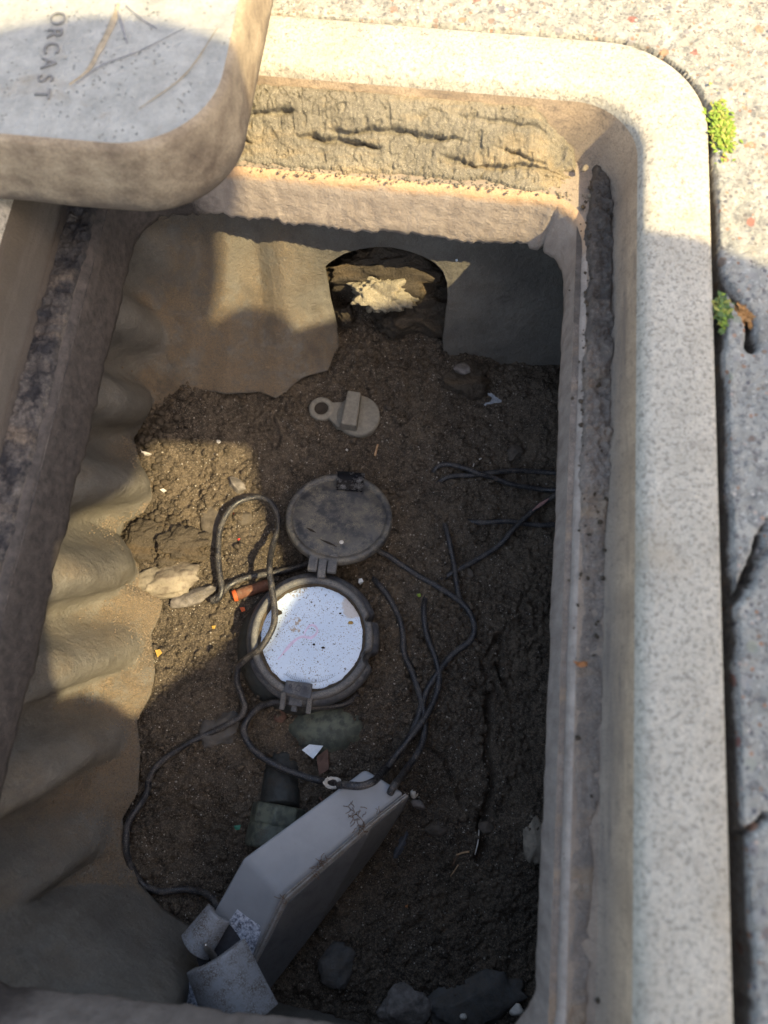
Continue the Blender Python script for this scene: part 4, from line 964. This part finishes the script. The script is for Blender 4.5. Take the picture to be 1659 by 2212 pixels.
# label
def onface(px, py, A, B, C, off=.0004):
    "hit point of a photo sight line on plane ABC"
    d = FW*FP+RT*(px-829.5)-UP*(py-1106); nn = np.cross(B-A, C-A); nn /= np.linalg.norm(nn)
    if nn[2] < 0: nn = -nn
    t = np.dot(A-CP, nn)/np.dot(d, nn); return CP+d*t+nn*off
lab = [onface(x, y, tl_[3], tr_[3], tr_[2]) for x, y in ((513, 1964), (532, 1979), (561, 1999), (563, 2013), (546, 2062), (500, 2062), (463, 2045), (488, 1999))]
n = N('sparkling_label'); c = n.ramp(n.noise(420, 3, .8), (.40, (.12, .13, .17)), (.52, (.42, .46, .55)), (.62, (.62, .65, .72)))
M['label'] = n.out(c, .5, n.bump(n.noise(900, 3), .0003), .5)
nn = np.cross(tr_[3]-tl_[3], tl_[2]-tl_[3]); nn /= np.linalg.norm(nn); nn = nn if nn[2] > 0 else -nn
lb = link('label_sticker', prism(lab, [q-nn*.0006 for q in lab]), M['label'], tr, False)
xa = Vector(onface(520, 1975, tl_[3], tr_[3], tr_[2])-onface(476, 2048, tl_[3], tr_[3], tr_[2])).normalized(); za = Vector(nn); ya = za.cross(xa)
tc_ = Vector(onface(505, 2022, tl_[3], tr_[3], tr_[2], .0007))
link('label_writing', text_mesh('177F-48E 4376K', .0040, placem(tc_, xa, ya, za), .00008), M['ink'], lb, False)
# mounting cups
def cup(name, quad, zs, bulge, mat, th=.0022):
    "curved tab from four photo corners (tl,tr,br,bl) with a domed section"
    a_, b__, c_, d_2 = [P(q[0], q[1], z_) for q, z_ in zip(quad, zs)]; n_ = 16; V_ = np.zeros((n_+1, n_+1, 3))
    for i in range(n_+1):
        for j in range(n_+1):
            u, v = i/n_, j/n_; p = (a_*(1-u)+b__*u)*(1-v)+(d_2*(1-u)+c_*u)*v
            p = p+np.array([0, 0, bulge*math.sin(math.pi*u)**.8-bulge*.4*v*v]); V_[i, j] = p
    ob = link(name, gridmesh(V_), mat, tr); m_ = ob.modifiers.new('s', 'SOLIDIFY'); m_.thickness = th; m_.offset = -1; bevel(ob, .0006); return ob
M['cup'] = simple('mount_grey_plastic', (.29, .305, .33), .5, .15, 90, .0002, .4, dust=.5, dustc=(.12, .10, .085))
cup('mounting_cup', [(424, 2088), (513, 2034), (582, 2178), (470, 2225)], [-.212, -.210, -.214, -.214], .016, M['cup'], .008)
cup('mounting_tab', [(463, 1961), (486, 1982), (440, 2066), (402, 2030)], [-.224, -.222, -.222, -.224], .007, M['cup'], .006)
ob = cup('mounting_plate', [(403, 2125), (440, 2095), (520, 2235), (400, 2235)], [-.236, -.236, -.238, -.238], .002, M['label'])
s0 = np.array(P(443, 2040, -.206)); s1 = np.array(P(462, 2068, -.216)); pth = np.array([s0+(s1-s0)*k/24 for k in range(25)])
rad = np.array([.0012+.0012*min(1, k/6) for k in range(25)])*(1+.12*np.array([(-1)**k for k in range(25)]))
tube('screw', pth, rad, M['steel'], tr, 12)
dk = [P(x, y, -.226) for x, y in ((486, 1980), (520, 2030), (470, 2072), (430, 2090), (425, 2070))]
link('bracket_dark_fill', prism(dk, [t-np.array([0, 0, .012]) for t in dk]), simple('near_black_fill', (.03, .03, .035), .7), tr, False)  # near-black solid block between the mounting cups
# root fibres caught on the box
V_, F_ = [], []
r = np.random.default_rng(5)
for (px, py, n_, sp) in ((772, 1764, 14, 7), (764, 1750, 6, 9), (782, 1785, 12, 5), (698, 1857, 8, 6), (690, 1868, 6, 5), (683, 1893, 5, 5), (610, 1945, 4, 5), (820, 1755, 3, 4)):
    for k in range(n_):
        x, y = px+sp*r.normal(), py+sp*r.normal(); a_ = r.random()*6.28; pts = []
        for j in range(4):
            q = onface(x, y, tl_[1], tr_[1], tr_[2], .0006+.0014*r.random()); pts.append(q); a_ += r.normal()*.6; x += 5*math.cos(a_); y += 5*math.sin(a_)
        v2, f2 = tube_data(spline(pts, .0012), .00022, 4); o = len(V_); V_ += v2; F_ += [tuple(i+o for i in f_) for f_ in f2]
tag(link('root_fibres', mesh(V_, F_), M['root']), 'matted brown root hairs stuck to the transmitter seam', 'roots', kind='stuff')

# ------------------------------------------------------------------ cables
def cable(label, pts, r_=.0027, seed=0, name='cable', step=.0025, close=None):
    path = []; b0 = len(pts[0]) == 3 and pts[0][2] > -.1 and pts[0][2] < .003; b1 = len(pts[-1]) == 3 and pts[-1][2] > -.1 and pts[-1][2] < .003
    for p in pts:
        if len(p) == 2: path.append(SP(p[0], p[1], r_*.9))
        else: path.append(P(p[0], p[1], p[2]) if p[2] < -.1 else SP(p[0], p[1], p[2]))
    s = spline(path, step)
    kk = np.arange(len(s)); s = s+.0006*np.stack([vnoise(kk*.13, kk*0, seed), vnoise(kk*.13, kk*0+5, seed+1), vnoise(kk*.13, kk*0+9, seed+2)], 1)
    g_ = soil_z(s[:, 0], s[:, 1]); g_ = np.convolve(np.pad(g_, 3, mode='edge'), np.ones(7)/7, 'valid')+.0012; n_ = len(s)
    tt = np.linspace(0, 1, n_)*n_*step; en_ = (sst(0, .018, tt) if b0 else 1.)*(sst(0, .018, tt[::-1]) if b1 else 1.)
    s[:, 2] = np.maximum(s[:, 2], (g_+r_*.75)*en_+(1-en_)*s[:, 2])
    s[:, 2] = np.convolve(np.pad(s[:, 2], 2, mode='edge'), np.ones(5)/5, 'valid')
    ob = tube(name, s, r_, M['cable'], seg=14, wob=.10, seed=seed); recenter(ob)
    tag(ob, label, 'cable', 'black cables lying in the pit'); return ob
cable('long black cable looping from the transmitter up the left side and across the dial edge', [(472, 1962, .016), (455, 1937, .014), (430, 1925), (395, 1921), (345, 1923), (308, 1908), (282, 1872, .008), (272, 1830, .012), (277, 1780, .014), (300, 1742, .014), (318, 1712), (326, 1680), (348, 1648), (400, 1610), (440, 1590), (490, 1566, .012), (518, 1548, .014), (529, 1528, .014), (521, 1500, .016), (511, 1470, .022), (517, 1440, .028), (537, 1420, -.248), (562, 1400, -.237), (581, 1373, -.236), (592, 1345, -.236), (592, 1308, -.236), (586, 1268, -.236), (582, 1222, -.240), (589, 1180, .028), (600, 1142, .022), (599, 1112, .018), (586, 1087, .016), (566, 1075, .016), (543, 1075, .016), (513, 1086, .016), (489, 1112, .016), (475, 1145, .016), (471, 1190, .016), (475, 1240, .016), (479, 1272, .015), (472, 1293, .014), (458, 1300, .010)], .0029, 1)
cable('longest cable, passing under the meter hinge and sweeping into the loop below the meter', [(456, 1299, .012), (476, 1283, .010), (500, 1262, .008), (535, 1247, .008), (590, 1238, .008), (640, 1225, .008), (700, 1205, .004), (780, 1180, .003), (830, 1196, .004), (862, 1217), (905, 1245), (950, 1272), (1000, 1308), (1020, 1338), (1024, 1362), (1015, 1386), (980, 1412), (950, 1447), (925, 1486), (912, 1520), (904, 1548, .008), (888, 1586, .012), (860, 1626, .018), (832, 1662, .026), (806, 1689, -.198), (780, 1698, -.196), (745, 1697, -.200), (712, 1691, .030), (660, 1678, .022), (600, 1655, .016), (555, 1627, .013), (533, 1600, .012), (527, 1575, .012), (538, 1550, .012), (562, 1527, .014), (600, 1516, .018), (645, 1522, .018), (700, 1526, .014), (748, 1519, .006), (775, 1500, -.002)], .0030, 11)
cable('black cable from beside the dial down to the right end of the transmitter box', [(806, 1248, -.001), (817, 1262), (838, 1288), (862, 1335), (871, 1375), (873, 1410), (890, 1450), (908, 1505), (917, 1556, .008), (915, 1595, .014), (900, 1630, .022), (876, 1664, .036), (852, 1698, -.206), (842, 1712, -.213)], .0030, 21)
cable('black cable with a buried top end, curving down between the other two on the right', [(922, 1285, -.002), (916, 1310), (917, 1345), (926, 1385), (940, 1425), (947, 1455), (946, 1485), (938, 1512, .008), (922, 1545, .014), (898, 1578, .018), (876, 1606, .016), (850, 1640, .018), (820, 1672, .012)], .0028, 31)
cable('short printed black cable leaning down onto the fork at the right', [(960, 1132, .001), (968, 1158, .006), (975, 1190, .008), (983, 1235, .009), (990, 1280, .009), (1000, 1312, .007)], .0026, 41)
cb = cable('black cable slanting from the right lip down left, with a scraped pink patch', [(1225, 1050, .012), (1190, 1075, .010), (1155, 1100, .009), (1128, 1125, .008), (1105, 1148, .008), (1078, 1178, .006), (1040, 1204), (1005, 1224), (975, 1240, .001), (945, 1258, -.003)], .0027, 51)
cable('upper cable of the pair at the right, its frayed end bent towards the soil', [(1235, 1030), (1195, 1024), (1140, 1019), (1085, 1020), (1030, 1026), (985, 1029), (958, 1036), (944, 1047, .0)], .0026, 61)
cable('lower muddy cable of the pair at the right, rising to a looped end', [(1235, 1066), (1198, 1061), (1150, 1054), (1105, 1046), (1070, 1034), (1035, 1022, .007), (1000, 1010, .006), (965, 1004), (943, 1010), (936, 1022, .0)], .0026, 71)
cable('half buried cable crossing behind the scraped cable on the right', [(1230, 1132), (1195, 1135), (1160, 1136), (1120, 1131), (1080, 1129, .001), (1045, 1131, .0005), (1010, 1127, -.003)], .0026, 81)
M['pinkworn'] = simple('scraped_pink_core', (.34, .19, .17), .7, .35, 500, .0003, dust=.3)
def worn(pts, w):
    s = spline([SP(x, y, lf) for x, y, lf in pts], .001); V_, F_ = tube_data(s, w, 10)
    return mesh(V_, F_)
for k_, (pts, w) in enumerate((([(1149, 1104, .0105), (1165, 1092, .0112), (1186, 1077, .0120)], np.array([.0008, .0021, .0008])), )):
    s = spline([SP(x, y, lf) for x, y, lf in pts], .001); V_, F_ = tube_data(s, np.interp(np.linspace(0, 1, len(s)), [0, .5, 1], w), 10)
    link('scraped_patch', mesh(V_, F_), M['pinkworn'], cb)
# twine knot on the front loop
V_, F_ = [], []; kc = np.array(P(718, 1691, -.222)); r = np.random.default_rng(8)
for k in range(16):
    a_ = r.random()*6.28; pts = [kc+np.array([.006*math.cos(a_+j*1.3), .004*math.sin(a_+j*1.3), .003*math.sin(j*2+a_)])*(.7+.6*r.random()) for j in range(5)]
    v2, f2 = tube_data(spline(pts, .001), .0004, 5); o = len(V_); V_ += v2; F_ += [tuple(i+o for i in f_) for f_ in f2]
ob = link('twine_knot', mesh(V_, F_), M['shell']); recenter(ob); tag(ob, 'frayed pale twine knot wrapped round the cable at the transmitter corner', 'twine')
# muddy orange tube
tb0 = np.array(SP(503, 1288, .006)); tb1 = np.array(SP(582, 1262, .004))
ot = empty('orange_tube', SP(540, 1276)); tag(ot, 'muddy tube stub with a bright orange open end left of the meter', 'tube')
tube('tube_wall', spline([tb0+(tb1-tb0)*.08, (tb0+tb1)/2, tb1], .002), .0058, M['tube'], ot, 20, wob=.25)
V_, F_ = tube_data(spline([tb0, tb0+(tb1-tb0)*.05, tb0+(tb1-tb0)*.10], .001), .0060, 20, wob=.2); link('orange_end', mesh(V_, F_), M['orange'], ot)

# ------------------------------------------------------------------ moss and weeds in the joint
def tuft(name, label, px, py, w, h, n_, mats, seed, cat='moss', lf=.004, z0=.0):
    r = np.random.default_rng(seed); c_ = P(px, py, z0); rt = empty(name, c_); tag(rt, label, cat)
    for mi, mt in enumerate(mats):
        bm = bmesh.new()
        for k in range(n_//len(mats)):
            u, v = r.normal()*.30, r.normal()*.30
            b0 = Vector((c_[0]+u*w, c_[1]+v*h, z0-.002+.003*r.random()*(1-abs(u)))); a_ = r.random()*6.28; el = r.random()*.8+.05
            d = Vector((math.cos(a_)*math.cos(el), math.sin(a_)*math.cos(el), math.sin(el))); L_ = lf*(.6+.8*r.random()); s = d.cross(Vector((0, 0, 1))).normalized()*L_*.22
            m1 = b0+d*L_*.5; tip = b0+d*L_-Vector((0, 0, L_*.2))
            vs = [bm.verts.new(q) for q in (b0, m1+s, tip, m1-s)]; vm = bm.verts.new(m1+Vector((0, 0, L_*.08)))
            for i in range(4): bm.faces.new((vs[i], vs[(i+1) % 4], vm))
        link('leaves', fromb(bm), mt, rt)
    return rt
tuft('moss_tuft', 'bright yellow green moss tuft sunlit at the right rim edge', 1559, 275, .012, .034, 620, [M['moss'], M['moss2'], M['moss']], 3, lf=.0045)
tuft('moss_tuft', 'darker green moss tuft in the shade at the rim joint', 1560, 668, .0055, .014, 260, [M['moss3'], M['moss'], M['moss3'], M['moss2']], 4, lf=.005, z0=-.001)
tuft('dry_tuft', 'dry brown grass clump wedged in the pavement crack', 1612, 678, .006, .010, 160, [M['dry']], 5, 'dry grass', .006, -.006)

# ------------------------------------------------------------------ the photographer, kneeling beside the pit (unseen, pose and hat shaped for the shade)
def skin(name, pts, edges, rad, mat, parent=None, sub=2):
    me = bpy.data.meshes.new('s'); me.from_pydata([tuple(p) for p in pts], edges, []); ob = bpy.data.objects.new(name, me); COL.objects.link(ob)
    m_ = ob.modifiers.new('sk', 'SKIN'); m_.use_smooth_shade = True
    for i, r_ in enumerate(rad):
        sv = me.skin_vertices[0].data[i]; sv.radius = r_ if isinstance(r_, tuple) else (r_, r_); sv.use_root = (i == 0)
    s2 = ob.modifiers.new('sub', 'SUBSURF'); s2.levels = sub; s2.render_levels = sub
    bpy.context.view_layer.update(); dg = bpy.context.evaluated_depsgraph_get(); m2 = bpy.data.meshes.new_from_object(ob.evaluated_get(dg)); bpy.data.objects.remove(ob)
    return link(name, m2, mat, parent)
M['skin'] = simple('skin', (.50, .32, .24), .5, .1, 60); M['jacket'] = simple('dark_jacket_cloth', (.05, .06, .09), .9, .2, 300); M['jeans'] = simple('denim', (.06, .09, .16), .9, .2, 400)
M['hat'] = simple('straw_hat', (.5, .4, .22), .9, .2, 300); M['phone'] = simple('phone_black', (.02, .02, .025), .3, .1)
pe = empty('person', (1.0, -.1, 0)); tag(pe, 'unseen person in dark jacket and straw hat kneeling by the pit, holding a phone over it', 'person')
pts = [(1.02, -.15, .34), (.95, -.13, .55), (.80, -.20, .74), (.68, -.155, .86), (.60, -.17, .92), (.512, -.117, .97),
       (.66, -.112, .84), (.42, -.055, .66), (.145, .01, .468), (.66, -.40, .84), (.326, -.467, .66), (.215, -.345, .632),
       (.98, .02, .33), (.62, .10, .12), (.98, .12, .07), (.98, -.32, .33), (.62, -.36, .12), (.98, -.36, .07), (.82, -.32, .70)]
ed = [(0, 1), (1, 2), (2, 3), (3, 4), (4, 5), (3, 6), (6, 7), (7, 8), (3, 9), (9, 10), (10, 11), (0, 12), (12, 13), (13, 14), (0, 15), (15, 16), (16, 17), (2, 18)]
ra = [.14, .13, .145, .13, .065, .072, .085, .055, .032, .088, .074, .045, .10, .075, .05, .10, .075, .05, .15]
skin('body', pts, ed, ra, M['jacket'], pe)
bm = bmesh.new(); bmesh.ops.create_uvsphere(bm, u_segments=32, v_segments=20, radius=1)
for v in bm.verts:
    x, y, z = v.co; v.co = Vector((.44+x*.10, -.17+y*.078, 1.02+z*.115)) 
link('head', fromb(bm), M['skin'], pe)
fd = Vector((-.80, .02, -.60)).normalized(); fu = Vector((-.60, .0, .80)); fs = fd.cross(fu).normalized(); hcen = Vector((.44, -.17, 1.02))
def blob(name, c, r3, mat, seg=16):
    bm = bmesh.new(); bmesh.ops.create_uvsphere(bm, u_segments=seg, v_segments=seg//2+2, radius=1)
    for v in bm.verts: v.co = Vector(c)+fs*(v.co.x*r3[0])+fd*(v.co.y*r3[1])+fu*(v.co.z*r3[2])
    return link(name, fromb(bm), mat, pe)
blob('nose', hcen+fd*.100-fu*.006, (.013, .020, .022), M['skin']); blob('mouth', hcen+fd*.094-fu*.045, (.024, .006, .006), simple('lips', (.42, .18, .16), .6))
for q in (-1, 1):
    blob('ear', hcen+fs*(q*.079)-fd*.01, (.008, .016, .028), M['skin']); blob('eye', hcen+fd*.090+fs*(q*.030)+fu*.016, (.011, .008, .008), M['white'])
    blob('pupil', hcen+fd*.0965+fs*(q*.030)+fu*.014, (.005, .004, .005), M['ink'])
blob('hair', hcen-fd*.022+fu*.016, (.086, .098, .108), simple('dark_brown_hair', (.05, .03, .02), .7), 32)
def hand(wr, fw_, up_, sd, curl):
    "palm with four fingers and a thumb; fw_ = towards the fingertips, up_ = back of the hand, sd = thumb side"
    wr, fw_, up_, sd = Vector(wr), Vector(fw_).normalized(), Vector(up_).normalized(), Vector(sd).normalized()
    P_ = [wr, wr+fw_*.035, wr+fw_*.075]; E_ = [(0, 1), (1, 2)]; R_ = [(.026, .020), (.036, .014), (.036, .012)]
    for k, (o, L_) in enumerate(((.028, .070), (.010, .078), (-.009, .073), (-.027, .058))):
        b = len(P_); p = wr+fw_*.080+sd*o; P_.append(p); E_.append((2, b)); R_.append((.0095, .0095)); d = fw_.copy()
        for j, fr in enumerate((.45, .30, .25)):
            d = (d*math.cos(curl)-up_*math.sin(curl)).normalized() if j == 0 else (d*math.cos(curl*.9)-up_.cross(sd).cross(sd).normalized()*0-up_*math.sin(curl*.9)).normalized()
            p = p+d*(L_*fr); P_.append(p); E_.append((len(P_)-2, len(P_)-1)); R_.append((.0088-.0008*j, .0088-.0008*j))
    b = len(P_); p = wr+fw_*.028+sd*.034; P_.append(p); E_.append((1, b)); R_.append((.013, .013))
    p2 = p+(sd*.6+fw_*.8).normalized()*.030; P_.append(p2); E_.append((b, b+1)); R_.append((.0105, .0105))
    p3 = p2+(fw_-up_*.3).normalized()*.026; P_.append(p3); E_.append((b+1, b+2)); R_.append((.0090, .0090))
    return skin('hand', P_, E_, R_, M['skin'], pe, 2)
hand((.148, .010, .468), (-.92, -.38, -.10), (.05, 0, 1), (-.38, .92, 0), .42)
hand((.218, -.348, .634), (-.92, .42, -.08), (.05, 0, 1), (.42, .92, 0), .35)
hc = np.array([.397, -.169, 1.08]); hn = Vector((-.08, 0, 1)).normalized(); hq = hn.to_track_quat('Z', 'Y').to_matrix()
link('hat', lathe([(.0001, .10), (.06, .095), (.09, .06), (.10, .01), (.17, -.01), (.192, -.02), (.17, -.016), (.095, .0)], tuple(hc), 48, np.array(hq)), M['hat'], pe)  # unseen brim sized and placed so its shadow covers the lid
ph = empty('phone', (.0, 0, .44)); tag(ph, 'black phone held level above the pit by the kneeling person', 'phone')
bm = bmesh.new(); q = Matrix.Rotation(TH, 3, 'X'); box_bm(bm, Vector((.015, -.045, .432)), q @ Vector((.038, 0, 0)), q @ Vector((0, .075, 0)), q @ Vector((0, 0, .004))); ob = link('case', fromb(bm), M['phone'], ph, False); bevel(ob, .003)

cb_ = empty('shade_clipboard', (.063, -.28, .62)); tag(cb_, 'added board, unseen, held out to keep sun off the left ledge', 'shade_clipboard')
bm = bmesh.new(); box_bm(bm, (.063, -.31, .62), (.138, .02, 0), (-.036, .235, 0), (0, 0, .002)); ob = link('board', fromb(bm), simple('brown_board', (.25, .15, .08), .7), cb_, False); bevel(ob, .001)  # added out of view to keep sun off the left ledge
bm = bmesh.new(); box_bm(bm, (.063, -.31, .6235), (.127, .018, 0), (-.033, .215, 0), (0, 0, .0006)); link('paper', fromb(bm), simple('paper', (.8, .8, .76), .9, .05), cb_, False)
bg = empty('shade_bag', (.5, -.44, .36)); tag(bg, 'added canvas bag, unseen, blocking sun on the transmitter and right rim', 'bag')
bm = bmesh.new(); box_bm(bm, (.50, -.44, .5), (.13, 0, 0), (0, .10, 0), (0, 0, .14)); ob = link('pouch', fromb(bm), simple('canvas', (.16, .14, .09), .9), bg, False); bevel(ob, .03, 4)  # added out of view so the transmitter side gets no sun
tube('strap', spline([(.40, -.44, .62), (.55, -.40, .86), (.66, -.36, .94), (.62, -.44, .80), (.60, -.44, .62)], .01), .012, simple('strap_webbing', (.10, .09, .07), .9), bg, 8)
